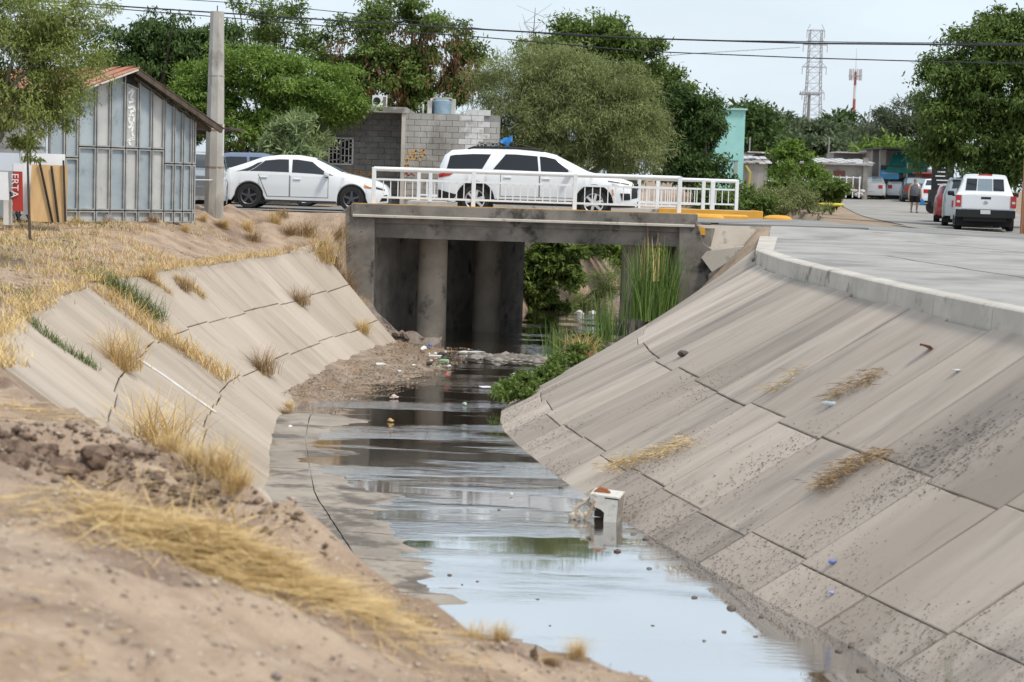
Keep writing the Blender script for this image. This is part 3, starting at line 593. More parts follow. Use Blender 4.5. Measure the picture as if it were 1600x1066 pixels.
# --- white sedan behind the utility pole
c = Car('sedan', 'white four door sedan waiting behind the concrete pole', (-5.70, 51.45, .222), 0, SEDAN, WHITE, 'car')
c.shell(); c.wheels(M('dark_rim', (.10, .10, .11), rough=.35, metal=.5), 5)
for sd in (-1, 1):
    c.win(.98, 2.02, 1.38, 2.0, GLASS, sd, hi=.86); c.win(2.10, 3.20, 2.10, 2.62, GLASS, sd, hi=.86); c.win(.62, .95, 1.18, 1.32, GLASS, sd, hi=.8, name='quarter_window')
c.screen(2.72, 3.42, CLEARG); c.screen(.62, 1.28, GLASS, 'rear_window')
c.door(1.22, 2.04, .34, .90, handle=(1.36, .83), xb=1.46); c.door(2.06, 3.06, .34, .88, handle=(2.24, .80)); c.mirror(3.02, .90)
c.patch('headlight', [(4.05, .66), (4.50, .58), (4.48, .66), (4.0, .76)], CLEARL, .012); c.patch('headlight_trim', [(4.2, .645), (4.53, .565), (4.54, .60), (4.2, .69)], BLACK, .014); c.patch('turn_signal', [(4.02, .64), (4.2, .62), (4.18, .67), (4.0, .70)], AMBER, .016)
c.endpatch('grille', -.55, .55, .22, .42, BLACK); c.patch('fog_light', [(4.42, .28), (4.60, .30), (4.60, .46), (4.50, .44)], BLACK, .012); c.endpatch('number_plate', -.26, .26, .36, .48, PLATE, off=.02)
c.patch('sill', [(1.4, .205), (3.28, .205), (3.28, .25), (1.4, .25)], SEAM, .008); c.patch('tail_light', [(.02, .72), (.35, .76), (.40, .86), (.02, .86)], REDL, .01)
# driver seen through the side glass is not readable; seats suffice
# --- cars half hidden behind pole and shed
c = Car('parked_car', 'blue grey car half hidden behind the white sedan', (-7.3, 56.2, .222), 0, HATCH, DKBLUE, 'car'); c.shell(); c.wheels(far=True)
for sd in (-1, 1): c.win(.55, 1.55, .75, 1.5, GLASS, sd); c.win(1.62, 2.75, 1.58, 2.3, GLASS, sd)
c.screen(.12, .52, GLASS, 'rear_window'); c.screen(2.35, 2.95, CLEARG)
c = Car('parked_car', 'dark car with red tail lights between the shed eave and the pole', (-10.3, 62.6, .205), R_(82), HATCH, CHAR, 'car'); c.shell(); c.wheels()
for sd in (-1, 1): c.win(.55, 1.55, .75, 1.5, GLASS, sd); c.win(1.62, 2.75, 1.58, 2.3, GLASS, sd); c.endpatch('tail_light', sd*.5-.18, sd*.5+.18, .70, .88, REDL, False)
c.screen(.12, .52, CLEARG, 'rear_window'); c.screen(2.35, 2.95, CLEARG); c.endpatch('number_plate', -.26, .26, .50, .62, PLATE, False)
c = Car('parked_car', 'silver car nose with chrome grille peeking past the shed corner', (-8.35, 50.0, .222), R_(-84), SEDAN, SILVER, 'car'); c.shell(); c.wheels()
for sd in (-1, 1): c.win(.98, 2.02, 1.38, 2.0, GLASS, sd); c.win(2.10, 3.20, 2.10, 2.62, GLASS, sd); c.endpatch('headlight', sd*.5-.12, sd*.5+.12, .56, .68, CLEARL)
c.screen(2.72, 3.42, GLASS); c.endpatch('grille', -.4, .4, .34, .56, CHROME); c.endpatch('number_plate', -.2, .2, .22, .32, PLATE, off=.02)
c = Car('parked_car', 'pale blue car beside the shed wall behind the pole', (-10.4, 54.3, .222), 0, SEDAN, BLUEW, 'car'); c.shell(); c.wheels()
for sd in (-1, 1): c.win(.98, 2.02, 1.38, 2.0, GLASS, sd); c.win(2.10, 3.20, 2.10, 2.62, GLASS, sd)
c.screen(2.72, 3.42, GLASS)

# --- white pickup seen from behind at the street mouth
PY = 59.6; pc = at(1538, 361, PY); PH = R_(12.0)
pk = Car('pickup_truck', 'white double cab pickup parked with its tailgate towards the channel', (pc.x+math.sin(PH)*2.625, PY+math.cos(PH)*2.625, zground_r(pc.x, PY)+.014), R_(90)-PH, PICK, WHITE, 'pickup')
pk.shell(); pk.wheels()
for sd in (-1, 1): pk.win(1.80, 2.6, 1.92, 2.58, GLASS, sd); pk.win(2.68, 3.65, 2.66, 3.12, GLASS, sd); pk.mirror(3.55, 1.08, sd, BLACK); pk.endpatch('tail_light', sd*.83-.085, sd*.83+.085, .74, 1.10, REDL, False, off=.03, depth=.12); pk.endpatch('reverse_light', sd*.83-.05, sd*.83+.05, .86, .93, CLEARL, False, off=.038)
Zr = lambda x: pk.top(x)
for y0, y1 in ((-.60, -.26), (-.23, .23), (.26, .60)):
    P = np.zeros((5, 3, 3))
    for i in range(5):
        x = 1.635+(1.755-1.635)*i/4
        for j in range(3): P[i, j] = (x-pk.Lh-.012, (y0+(y1-y0)*j/2)*(1-.06*i/4), pk.top(x)+.004)
    link('rear_window', gridmesh('rear_window', P), CLEARG if y0 == -.23 else GLASS, pk.t)
tg = pk.endpatch('tailgate', -.72, .72, .68, 1.11, WHITE, False, off=.018); pk.endpatch('handle', -.15, .15, .99, 1.06, BLACK, False, off=.026, parent=tg)
em = MB(); em.lathe([(.055, 0), (.055, .012), (.038, .012), (.038, 0)], (0, 0, 0), 16, 'Y'); em.box((0, .006, 0), (.15, .012, .03)); eo = em.build('emblem', CHROME, tg); eo.location = (-pk.Lh-.018, 0, .89); eo.rotation_euler = (0, 0, R_(90))
bm_ = pk.endpatch('bumper', -.90, .90, .42, .66, BLACK, False, off=.10, depth=.25); pk.endpatch('number_plate', -.15, .15, .53, .65, PLATE, False, off=.11, parent=bm_)
m = MB(); m.box((1.86-pk.Lh, 0, pk.top(1.80)+.05), (.06, .42, .045)); m.build('brake_light', REDL, pk.t)
m = MB(); m.box((.4-pk.Lh, 0, .45), (.6, 1.3, .3)); m.build('chassis', BLACK, pk.t)
# --- vehicles ahead of the pickup
def rear_car(px, py, Y, spec, mat, name, label, rz=0, scr=GLASS, plate=True, tl=.55):
    p = at(px, py, Y); hd = math.atan((px-800)/FPX)+R_(rz); c = Car(name, label, (p.x+math.sin(hd)*spec['L']/2, Y+math.cos(hd)*spec['L']/2, zground_r(p.x, Y)+.014), R_(90)-hd, spec, mat, 'car', None); c.shell(); c.wheels()
    for sd in (-1, 1):
        a = spec['top']; k = spec['L']/4.6; c.win(1.0*k, 2.05*k, 1.35*k, 2.0*k, GLASS, sd); c.win(2.12*k, 3.1*k, 2.1*k, 2.6*k, GLASS, sd); c.endpatch('tail_light', sd*tl-.13, sd*tl+.13, .68, .90, REDL, False)
    if spec is SEDAN: c.screen(.62, 1.28, scr, 'rear_window')
    elif spec is HATCH: c.screen(.12, .52, scr, 'rear_window')
    else: c.screen(.06, .28, scr, 'rear_window')
    if plate: c.endpatch('number_plate', -.2, .2, .5, .62, PLATE, False)
    c.endpatch('bumper', -.7, .7, .26, .44, mat, False, off=.05); return c
c = rear_car(1517, 352, 66.0, SUV, paint('grey_green_car_paint', (.34, .38, .40), .2), 'parked_van', 'tall silver van parked directly ahead of the white pickup', -1); 
c = rear_car(1494, 336, 74, HATCH, REDP, 'parked_car', 'dark red car peeking out ahead of the silver van', -1)
c = rear_car(1361, 305, 119, SEDAN, SILVER, 'parked_car', 'silver sedan parked before the blue sign at the gate', 0, CLEARG)
c = rear_car(1404, 305, 121, HATCH, SILVER, 'parked_car', 'small silver hatchback parked right of the dark gate', 4)
c = rear_car(1432, 306, 114, HATCH, CHAR, 'parked_car', 'black hatchback parked behind the walking woman', -3, CLEARG)
c = rear_car(1462, 308, 108, HATCH, WHITE, 'parked_car', 'white car mostly hidden behind the black menu board', 0)
# ================================================================== SHED, HOUSE, POLES, FAR SHACKS
def text_mesh(txt, size, depth=.004):
    cu = bpy.data.curves.new('lettering', 'FONT'); cu.body = txt; cu.size = size; cu.extrude = depth; cu.resolution_u = 2
    o = bpy.data.objects.new('lettering_tmp', cu); COL.objects.link(o); dg = bpy.context.evaluated_depsgraph_get()
    me = bpy.data.meshes.new_from_object(o.evaluated_get(dg)); bpy.data.objects.remove(o); return me
def stroke(m, pts, w_, y=0.0, d=.004):
    for (x0, z0), (x1, z1) in zip(pts, pts[1:]):
        v = Vector((x1-x0, 0, z1-z0)); 
        if v.length < 1e-5: continue
        n_ = Vector((-v.z, 0, v.x)).normalized()*w_/2; a = Vector((x0, y, z0))-v.normalized()*w_*.3; b = Vector((x1, y, z1))+v.normalized()*w_*.3
        m.prism([a+n_, b+n_, b-n_, a-n_], (0, -d, 0), (0, d, 0))
PANB = M('blue_grey_sheet_metal', (.30, .36, .40), (.38, .435, .47), 1.5, .55, .003, 9, metal=.15, c3=(.22, .25, .27), s3=2.5, t3=(.55, .75), rnd=.08)
PANG = M('pale_grey_sheet_metal', (.42, .43, .43), (.51, .51, .50), 1.5, .55, .003, 9, metal=.1, c3=(.30, .29, .28), s3=2.5, t3=(.58, .75), rnd=.06)
RIM = M('panel_rim', (.26, .27, .27), (.38, .38, .37), 3, .6); RUST = M('rusty_roof', (.33, .14, .085), (.47, .22, .14), 1.4, .8, .004, 14, c3=(.50, .33, .26), s3=2)
WOODD = M('dark_wood', (.06, .045, .035), (.11, .085, .065), 6, .85, stretch=(1, 1, .15)); PLY = M('plywood', (.50, .31, .14), (.60, .40, .20), 2.5, .7, stretch=(3, 3, .25)); WSHEET = M('white_sheet', (.70, .71, .73), (.78, .79, .80), 2, .6)
sh = thing('shed', 'grey metal panel shed with white scrawl and rusty gable roof', 'shed', (-9.72, 40.0, .02), R_(47.5))
GW = 3.8
def gtop(u): return ip(u, [-.2, 0, 2.0, 3.8, 4.3], [2.42, 2.52, 3.22, 2.32, 2.06])
cols = [0]+[GW*(v-73)/(300-73)*1.0 for v in (94, 113, 139, 161, 184, 204.5, 226, 246.5, 263, 278, 293)]+[GW]
cols = [GW*(c/GW)**.97 for c in cols]
for i in range(len(cols)-1):
    a, b = cols[i]+.012, cols[i+1]-.012; zs = [.0, .26, 1.36 if i < 2 else 1.60 if i < 8 else 1.30]
    for k in range(3):
        z0 = zs[k]+.012; z1 = (zs[k+1]-.012) if k < 2 else None; ta, tb = (z1, z1) if z1 else (gtop(a)-.03, gtop(b)-.03)
        mt = PANG if (i in (3, 5, 7) or k == 0) else PANB
        if i == 5 and k == 2: ta -= .18; tb -= .18
        m = MB(); e = .028; m.prism([(a, 0, z0), (b, 0, z0), (b, 0, tb), (a, 0, ta)], (0, .028, 0), (0, .05, 0)); pn = m.build('wall_panel', mt, sh)
        m = MB()
        for q in ([(a, 0, z0), (a+e, 0, z0), (a+e, 0, ta), (a, 0, ta)], [(b-e, 0, z0), (b, 0, z0), (b, 0, tb), (b-e, 0, tb)], [(a+e, 0, z0), (b-e, 0, z0), (b-e, 0, z0+e), (a+e, 0, z0+e)], [(a+e, 0, ta-e), (b-e, 0, tb-e), (b-e, 0, tb), (a+e, 0, ta)]):
            m.prism(q, (0, -.03, 0), (0, .027, 0))
        m.build('rim', RIM, pn)
m = MB(); m.prism([(.03, 0, .0), (3.77, 0, .0), (3.77, 0, 2.24), (2.0, 0, 3.08), (.03, 0, 2.42)], (0, .06, 0), (0, .10, 0)); m.build('backing', WOODD, sh)
for nm, u0, u1, mt in (('roof', 1.97, 4.30, WOODD), ('roof', -.62, 2.03, RUST)):
    m = MB(); n = 26; top = []
    za = 3.24 if nm else 0
    for k in range(n+1):
        v = -.32+6.2*k/n; top.append(v)
    for k in range(n):
        w0, w1 = top[k], top[k+1]; hgt = .03 if k % 2 else 0
        if mt is WOODD: A, B = (1.97, 3.30), (4.36, 2.10)
        else: A, B = (-.62, 2.36), (2.03, 3.31)
        m.prism([(A[0], w0, A[1]+hgt), (B[0], w0, B[1]+hgt), (B[0], w1, B[1]+hgt), (A[0], w1, A[1]+hgt)], (0, 0, 0), (0, 0, .022))
    m.build('roof', mt, sh)
m = MB(); m.bar((1.97, -.28, 3.24), (4.30, -.28, 2.06), .06, .10); m.build('barge_board', WOODD, sh)
m = MB(); m.bar((-.6, -.30, 2.33), (1.99, -.30, 3.27), .05, .035); m.build('barge_board', M('pale_edge', (.62, .55, .50), rough=.7), sh)
for v in (.0, .9, 1.8): MB().bar((2.1, v, 3.12), (4.2, v, 2.05), .06, .06).build('rafter', WOODD, sh)
MB().box((2.0, .0, 3.06), (.30, .03, .12)).build('vent_hole', BLACK, sh)
# long side wall in white sheets, facing left
for k in range(6):
    m = MB(); m.box((.0, .5+k*.92+.1, 1.22), (.05, .90, 2.40)); m.build('side_sheet', WSHEET if k % 2 == 0 else PANG, sh)
MB().box((-.03, 2.8, 1.55), (.05, 5.4, .04)).build('batten', RIM, sh)
# white spray scrawl running down a panel
m = MB(); cx = (cols[5]+cols[6])/2; W_ = .07
for pts in ([(-.08, 2.78), (.06, 2.88), (-.02, 2.68), (.08, 2.62), (-.06, 2.58)], [(-.07, 2.46), (.05, 2.50), (.09, 2.42), (-.02, 2.38)], [(-.05, 2.28), (.0, 2.34), (.07, 2.28), (.06, 2.16), (-.01, 2.12), (-.06, 2.2), (-.05, 2.28)], [(-.06, 2.04), (.05, 2.10), (.02, 1.95), (.07, 1.84), (.0, 1.78)], [(.07, 1.80), (-.07, 1.76), (-.02, 1.68)]):
    stroke(m, [(cx+x, z) for x, z in pts], .045, .022, .005)
m.build('scrawl', M('white_spray', (.80, .80, .80), rough=.7), sh)
# lean-to post and beam right of the shed
m = thing('lean_to', 'shaded post and beam lean-to behind the shed eave', 'shelter', (-7.9, 46.6, .1)); MB().box((0, 0, 1.0), (.07, .07, 2.0)).build('post', WSHEET, m); MB().box((0, .3, 2.0), (1.6, .08, .1)).build('beam', WOODD, m); MB().box((.0, 1.2, 2.12), (1.9, 2.4, .05)).build('roof_sheet', WOODD, m)
# boards leaning on the shed
def lean(name, label, px0, px1, pyt, pyb, Y, mat, cat, tilt=.18, th=.02):
    a = at(px0, pyb, Y); b = at(px1, pyb, Y); t = at(px0, pyt, Y); h = t.z-a.z
    t_ = thing(name, label, cat, ((a.x+b.x)/2, Y, a.z)); m = MB(); w2 = (b.x-a.x)/2
    m.prism([(-w2, 0, 0), (w2, 0, 0), (w2-.04, tilt*h, h), (-w2-.02, tilt*h, h)], (0, 0, 0), (0, th, .0)); m.build('sheet', mat, t_); return t_, w2, h
t, w2, h = lean('plywood_sheet', 'tan plywood sheet with dark battens leaning against the shed', 46, 104, 257, 346, 38.6, PLY, 'board')
for (x0, x1, z0, z1) in ((-.22, .10, h+.05, 0), (.02, .22, h-.02, 0), (.26, .36, h+.10, .02)):
    MB().bar((x0, .15*h-.02, z0), (x1, -.04, z1), .035, .03).build('batten', BLACK, t)
lean('white_board', 'blank white board behind the plywood sheet', 33, 101, 239, 335, 38.9, WSHEET, 'board', .12)
t, w2, h = lean('red_banner', 'red banner with white sideways letters beside the plywood', 20, 36, 256, 330, 38.5, M('banner_red', (.40, .035, .025), rough=.5), 'banner', .05)
me = text_mesh('ERTA', .33, .003); o = link('lettering', me, WSHEET, t); o.rotation_euler = (R_(90), R_(90), 0); o.location = (-.13, -.012, h*.80); o.scale = (.62, .62, 1)
MB().box((0, -.006+.05*h, h-.07), (2*w2+.02, .012, .16)).build('white_edge', WSHEET, t)
t, w2, h = lean('white_table_panel', 'pale white folding panel at the far side of the red banner', -14, 14, 268, 312, 38.4, WSHEET, 'panel', .05); MB().box((.08, .3, -.25), (.10, .3, .5)).build('leg', M('pale_plastic', (.66, .64, .60), rough=.6), t)
lean('white_sign', 'bluish white sheet hung on the shed side above the table panel', -20, 32, 238, 266, 39.2, M('pale_blue_sheet', (.60, .66, .74), rough=.6), 'sheet', .02)
t = thing('scrap_heap', 'dark heap of scrap and grey poles under the red banner', 'scrap', atz(25, 346, .02))
for k in range(9):
    rg = random.Random(k+40); MB().bar((rg.uniform(-.3, .35), rg.uniform(-.1, .3), 0), (rg.uniform(-.35, .3), rg.uniform(.1, .4), rg.uniform(.2, .75)), rg.uniform(.02, .04), .03).build('pole', M('grey_pole', (.20, .18, .16), rough=.8) if k % 2 else BLACK, t)
# thin dark stake in front
p = atz(47, 366, -.05); tag(MB().tube([(p.x, p.y, p.z-.1), (p.x-.03, p.y, p.z+.6), (p.x-.07, p.y+.02, p.z+1.55)], [.028, .024, .018], 8).build('stake', WOODD, None, True), 'thin dark stake stuck in the ground before the plywood', 'stake')

# utility pole, concrete, tapering
pb = at(334, 328, 45.6); up = thing('utility_pole', 'tall tapered concrete utility pole between shed and sedan', 'utility pole', (pb.x, 45.6, pb.z-.05))
POLEM = M('pole_concrete', (.36, .34, .31), (.47, .45, .42), 2, .85, .004, 25, c3=(.27, .25, .225), s3=1.3, stretch=(1, 1, .5))
m = MB(); m.lathe([(.235, -.2), (.225, 1.0), (.205, 2.6), (.165, 4.7)], (0, 0, 0), 8); pm = m.build('shaft', POLEM, up); pm.rotation_euler = (0, 0, R_(22.5))
MB().lathe([(.012, 4.7), (.012, 4.84)], (0, 0, 0), 6).build('pin', BLACK, up)
RUSTB = M('rust_band', (.28, .15, .08), (.36, .26, .18), 6, .8)
for z, r in ((1.05, .232), (1.92, .22), (3.2, .2), (2.05, .219)): MB().lathe([(r, z), (r, z+.025)], (0, 0, 0), 10).build('band', RUSTB if z != 3.2 else POLEM, up)
MB().box((.21, -.08, 1.7), (.03, .02, .75)).build('conduit', WSHEET, up)
tag(MB().tube([at(302, 281, 44.5), at(330, 281.5, 45.3), at(352, 279, 47)], .012, 6).build('rope', WSHEET, None, True), 'thin white rope tied from shed to utility pole', 'rope')

# ------------------------------------------------------------------ cinder block house
hs = thing('block_house', 'grey cinder block house with flat roof slab and orange scrawls', 'house', (at(625, 300, 61).x, 61.0, .2)); hs.scale = (1, 1, .92)
BLK = M('cinder_block', (.20, .20, .20), (.27, .27, .265), 3, .9, .006, 22, rnd=.09, coord='World'); BLKW = M('whitewashed_block', (.33, .31, .285), (.43, .41, .385), 1.2, .9, .005, 20, rnd=.06, coord='World', c3=(.23, .21, .19), s3=.9, t3=(.5, .66), stretch=(1, 1, .35)); BLKV = M('white_block', (.55, .545, .53), (.66, .65, .64), 2, .85, .004, 20, rnd=.05, coord='World', c3=(.38, .36, .34), s3=1.6)
MORT = M('mortar', (.23, .22, .21), (.29, .28, .27), 6, .95, .004, 40, coord='World')
bw, bh = .40, .20
def blocks(x0, x1, y, ztop, mats, hole=None):
    me = {}
    row = 0; z = 0
    while z < max(ztop(x0+.01), ztop(x1-.01), ztop((x0+x1)/2)):
        x = x0-(bw/2 if row % 2 else 0)
        while x < x1-.02:
            a, b = max(x, x0)+.006, min(x+bw, x1)-.006; c_ = (a+b)/2
            if b-a > .05 and z+bh <= ztop(c_)+.05 and not (hole and hole[0] < c_ < hole[1] and hole[2] < z+.1 < hole[3]):
                mat = mats(c_, z); key = (round(b-a, 3), mat.name)
                if key not in me: q = MB().box((0, 0, 0), (b-a, .03, bh-.012)).mesh('block'); q.materials.append(mat); me[key] = q
                o = link('block', me[key], None, hs); o.location = (c_, y+.015-random.random()*.006, z+bh/2)
            x += bw
        z += bh; row += 1
blocks(0, 3.10, -.02, lambda x: 3.27 if x < 1.9 else (3.42 if x < 2.72 else 3.1), lambda x, z: BLKV if (x > 1.85 and x < 2.75 and z > 1.3+.4*math.sin(x*9)) else BLKW, hole=(2.45, 3.1, 1.85, 2.3))
blocks(-3.6, -.02, 1.1, lambda x: 3.2, lambda x, z: BLK, hole=(-2.42, -1.60, 1.38, 2.32))
m = MB(); m.box((1.55, 2.53, 1.6), (3.08, 5.0, 3.24)); m.build('wall', MORT, hs)
m = MB(); m.box((-1.82, 3.2, 1.58), (3.56, 4.1, 3.2)); m.build('wall', MORT, hs)
m = MB(); m.box((-1.75, 2.6, 3.30), (3.8, 5.4, .20)); m.build('roof_slab', M('slab_concrete', (.33, .31, .29), (.42, .40, .37), 1.5, .9, coord='World', c3=(.20, .19, .18), s3=2), hs, bevel=.01)
m = MB(); m.box((.06, -.03, 1.62), (.12, .05, 3.3)); m.build('corner_column', CONC_W, hs)
def grille(x0, x1, z0, z1, y, mat, nx, nz, lab=None):
    g = MB().box(((x0+x1)/2, y+.01, (z0+z1)/2), (x1-x0, .02, z1-z0)).build('window', TINT, hs)
    f = MB()
    for zz in (z0, z1): f.box(((x0+x1)/2, y-.03, zz), (x1-x0+.05, .04, .05))
    for xx in (x0, x1, (x0+x1)/2): f.box((xx, y-.03, (z0+z1)/2), (.05, .04, z1-z0))
    f.build('frame', mat, g)
    for k in range(1, nx): MB().box((x0+(x1-x0)*k/nx, y-.04, (z0+z1)/2), (.025, .02, z1-z0)).build('bar', mat, g)
    rg = random.Random(5)
    for k in range(nx):
        for q in range(nz): MB().box((x0+(x1-x0)*(k+.5)/nx, y-.04, z0+(z1-z0)*(q+rg.uniform(.2, .8))/nz), ((x1-x0)/nx, .02, .025)).build('bar', mat, g)
grille(-2.38, -1.62, 1.40, 2.30, 1.08, WHITEP, 6, 4); grille(2.48, 3.08, 1.85, 2.30, -.04, M('grey_bars', (.42, .41, .39), rough=.6), 5, 2)
ORG = M('orange_spray', (.62, .31, .06), (.50, .32, .15), 5, .8)
m = MB()
for pts in ([(.12, 1.9), (.10, 1.72), (.2, 1.60), (.3, 1.70), (.28, 1.9)], [(.36, 1.9), (.48, 1.93), (.42, 1.78), (.5, 1.68), (.36, 1.62)], [(.55, 1.92), (.72, 1.96), (.75, 1.80), (.62, 1.72), (.6, 1.6)], [(.12, 1.5), (.14, 1.40), (.24, 1.42), (.2, 1.5)]): stroke(m, pts, .06, -.03)
m.build('orange_scrawl', ORG, hs)
m = MB(); stroke(m, [(.1, 1.12), (.2, 1.16), (.25, 1.08), (.35, 1.15), (.45, 1.08)], .04, -.03); m.build('red_scrawl', M('red_spray', (.32, .08, .08), rough=.8), hs)
o = link('orange_lettering', text_mesh('ANTERA', .42, .004), ORG, hs); o.rotation_euler = (R_(90), 0, 0); o.location = (-2.35, 1.075, .98); o.scale = (.9, .75, 1)
ac = thing('air_conditioner', 'white outdoor air conditioner unit on the house roof', 'air conditioner', (hs.location.x-.78, 61.9, 3.33)); MB().box((0, 0, .19), (.46, .3, .37)).build('casing', WSHEET, ac, bevel=.01); MB().lathe([(.12, 0), (.12, .02)], (-.08, -.16, .2), 14, 'Y').build('fan_grille', BLACK, ac); MB().box((.17, -.152, .19), (.1, .01, .3)).build('side_panel', M('brown_panel', (.20, .16, .14), rough=.7), ac)
wt = thing('water_tank', 'blue grey water tank standing in a block niche on the roof', 'water tank', (hs.location.x+1.22, 62.2, 3.0)); TK = M('tank_plastic', (.17, .26, .33), (.24, .33, .40), 4, .5)
MB().lathe([(.27, .0), (.28, .1), (.275, .12), (.285, .3), (.275, .32), (.285, .5), (.27, .6), (.2, .66)], (0, -.05, 0), 22).build('tank', TK, wt, True); MB().box((0, .42, .34), (.82, .2, .72)).build('niche_wall', BLKV, wt); MB().box((-.4, .1, .30), (.14, .7, .62)).build('niche_wall', BLKV, wt); MB().box((0, .2, .70), (.6, .5, .05)).build('cover', CONC_W, wt)
MB().box((-.62, .1, .3), (.05, .05, .4)).build('pipe', WSHEET, wt)
bt = thing('blue_tarp', 'scrap of bright blue tarp on a stick beside the house', 'tarp', (hs.location.x+3.1, 60.8, 0)); P = np.zeros((7, 5, 3))
for i in range(7):
    for j in range(5): P[i, j] = (.02+i*.065, .05*math.sin(i*1.3+j), 2.42+.02*i-(.05+.035*i*(1 if i < 5 else .4))*j/4*1.6-.02*math.sin(i*2))
me = gridmesh('sheet', P); link('sheet', me, M('blue_tarp_mat', (.03, .22, .62), (.06, .30, .70), 8, .5), bt, True); MB().tube([(.3, 0, 2.3), (.7, .1, 2.27), (1.15, .1, 2.18)], .014, 6).build('stick', WOODD, bt); MB().tube([(.02, .02, -.1), (.02, .02, 2.45)], .02, 6).build('pole', WOODD, bt)
# picket fence behind the sedan
pf = thing('picket_fence', 'white upright picket fence behind the parked cars', 'fence', (-8.6, 63.5, .2))
me = MB().box((0, 0, .95), (.05, .03, 1.9)).mesh('picket'); me.materials.append(WSHEET)
for k in range(30): o = link('picket', me, None, pf); o.location = (k*.105, 0, .12*math.sin(k*1.7))
MB().box((1.5, .03, .5), (3.2, .03, .05)).build('rail', WSHEET, pf); MB().box((1.5, .03, 1.5), (3.2, .03, .05)).build('rail', WSHEET, pf)

# ------------------------------------------------------------------ wires overhead
WIRE = M('wire', (.03, .03, .035), rough=.6)
def wire(label, pts, Y0, Y1, r=.02):
    P = []; n = len(pts)
    for i, (px, py) in enumerate(pts): P.append(at(px, py, Y0+(Y1-Y0)*i/(n-1)))
    tag(MB().tube(P, r, 5).build('power_line', WIRE, None, True), label, 'wire')
wire('upper thick power line crossing in front of the lattice tower', [(-200, -20), (130, 6), (400, 24), (700, 43), (1000, 60), (1270, 68), (1500, 70), (1750, 70)], 70, 54, .026)
wire('lower power line sagging below the upper thick one', [(-200, 0), (135, 10), (345, 27), (560, 45), (750, 58), (1000, 80), (1270, 91), (1480, 97), (1700, 101)], 72, 56, .018)
wire('thin power line passing the pole top above the others', [(250, -3), (420, 8), (560, 22), (760, 46), (900, 56), (1100, 63), (1400, 67), (1700, 68)], 72, 55, .014)
wire('faint far power line running to the lattice tower arm', [(700, 128), (900, 100), (1080, 84), (1250, 74)], 300, 418, .05)

# ------------------------------------------------------------------ far towers and poles
STEEL = M('galvanised_steel', (.36, .36, .40), (.45, .45, .48), 2, .6, metal=.2)
TY = 420; tb = at(1266, 250, TY); tt = at(1272, 47, TY); H = tt.z-tb.z+4
lt = thing('lattice_tower', 'tall grey lattice transmission tower with three cross arms', 'pylon', (tb.x, TY, tb.z-4)); sc_ = H
def tw(z): return ip(z/sc_, [0, .35, .6, 1], [2.4, 1.9, 1.5, 1.25])
m = MB(); lev = np.linspace(0, sc_, 15)
for k in range(14):
    z0, z1 = lev[k], lev[k+1]; a, b = tw(z0), tw(z1)
    cs = [(-1, -1), (1, -1), (1, 1), (-1, 1)]
    for q in range(4):
        (x0, y0), (x1, y1) = cs[q], cs[(q+1) % 4]
        m.bar((x0*a, y0*a, z0), (x0*b, y0*b, z1), .15); m.bar((x0*a, y0*a, z0), (x1*b, y1*b, z1), .07); m.bar((x1*a, y1*a, z0), (x0*b, y0*b, z1), .07); m.bar((x0*b, y0*b, z1), (x1*b, y1*b, z1), .07)
m.build('lattice', STEEL, lt)
for py, hw_ in ((48, 1.9), (70, 2.6), (105, 2.6), (145, 2.4)):
    z = at(1270, py, TY).z-lt.location.z; m = MB(); m.bar((-hw_, 0, z), (hw_, 0, z), .22); m.bar((-hw_, 0, z), (-1.2, 0, z+1.4), .12); m.bar((hw_, 0, z), (1.2, 0, z+1.4), .12)
    for s_ in (-1, 1): m.bar((s_*hw_, 0, z), (s_*hw_, 0, z-1.6), .14)
    m.build('cross_arm', STEEL, lt)
CY = 380; cb = at(1331, 240, CY); ct = at(1335, 112, CY); ce = thing('cell_mast', 'slim red and white striped cell mast with antennas', 'mast', (cb.x, CY, cb.z)); Hc = ct.z-cb.z
RW = [M('mast_red', (.35, .10, .09), rough=.6), M('mast_white', (.62, .60, .60), rough=.6)]
for k in range(6): z0, z1 = Hc*k/6, Hc*(k+1)/6; MB().lathe([(.36-.12*k/6, z0), (.36-.12*(k+1)/6, z1)], (0, 0, 0), 10).build('section', RW[k % 2 == 0], ce)
m = MB()
for k in range(9): a = 2*math.pi*k/9; m.box((math.cos(a)*1.15, math.sin(a)*1.15, Hc-.6), (.2, .2, 2.2)); m.bar((0, 0, Hc-1), (math.cos(a)*1.35, math.sin(a)*1.35, Hc-.8), .14)
m.build('antenna', M('antenna_grey', (.45, .44, .46), rough=.6), ce); MB().lathe([(.05, Hc), (.03, Hc+4.5)], (0, 0, 0), 6).build('lightning_rod', STEEL, ce)
DY = 235; db = at(1260, 250, DY); dt = at(1264, 146, DY); dp = thing('distribution_pole', 'grey wooden pole with a long cross arm before the pylon', 'utility pole', (db.x, DY, db.z)); Hd = dt.z-db.z
MB().lathe([(.24, 0), (.17, Hd)], (0, 0, 0), 8).build('shaft', M('grey_wood', (.22, .21, .22), rough=.8), dp); MB().box((0, -.2, Hd-.15), (2.5, .16, .18)).build('cross_arm', M('grey_wood', (.2, .2, .2)), dp)
for k in (-1.1, -.5, .5, 1.1): MB().lathe([(.07, 0), (.1, .12), (.05, .3)], (k, -.2, Hd-.05), 8).build('insulator', STEEL, dp)
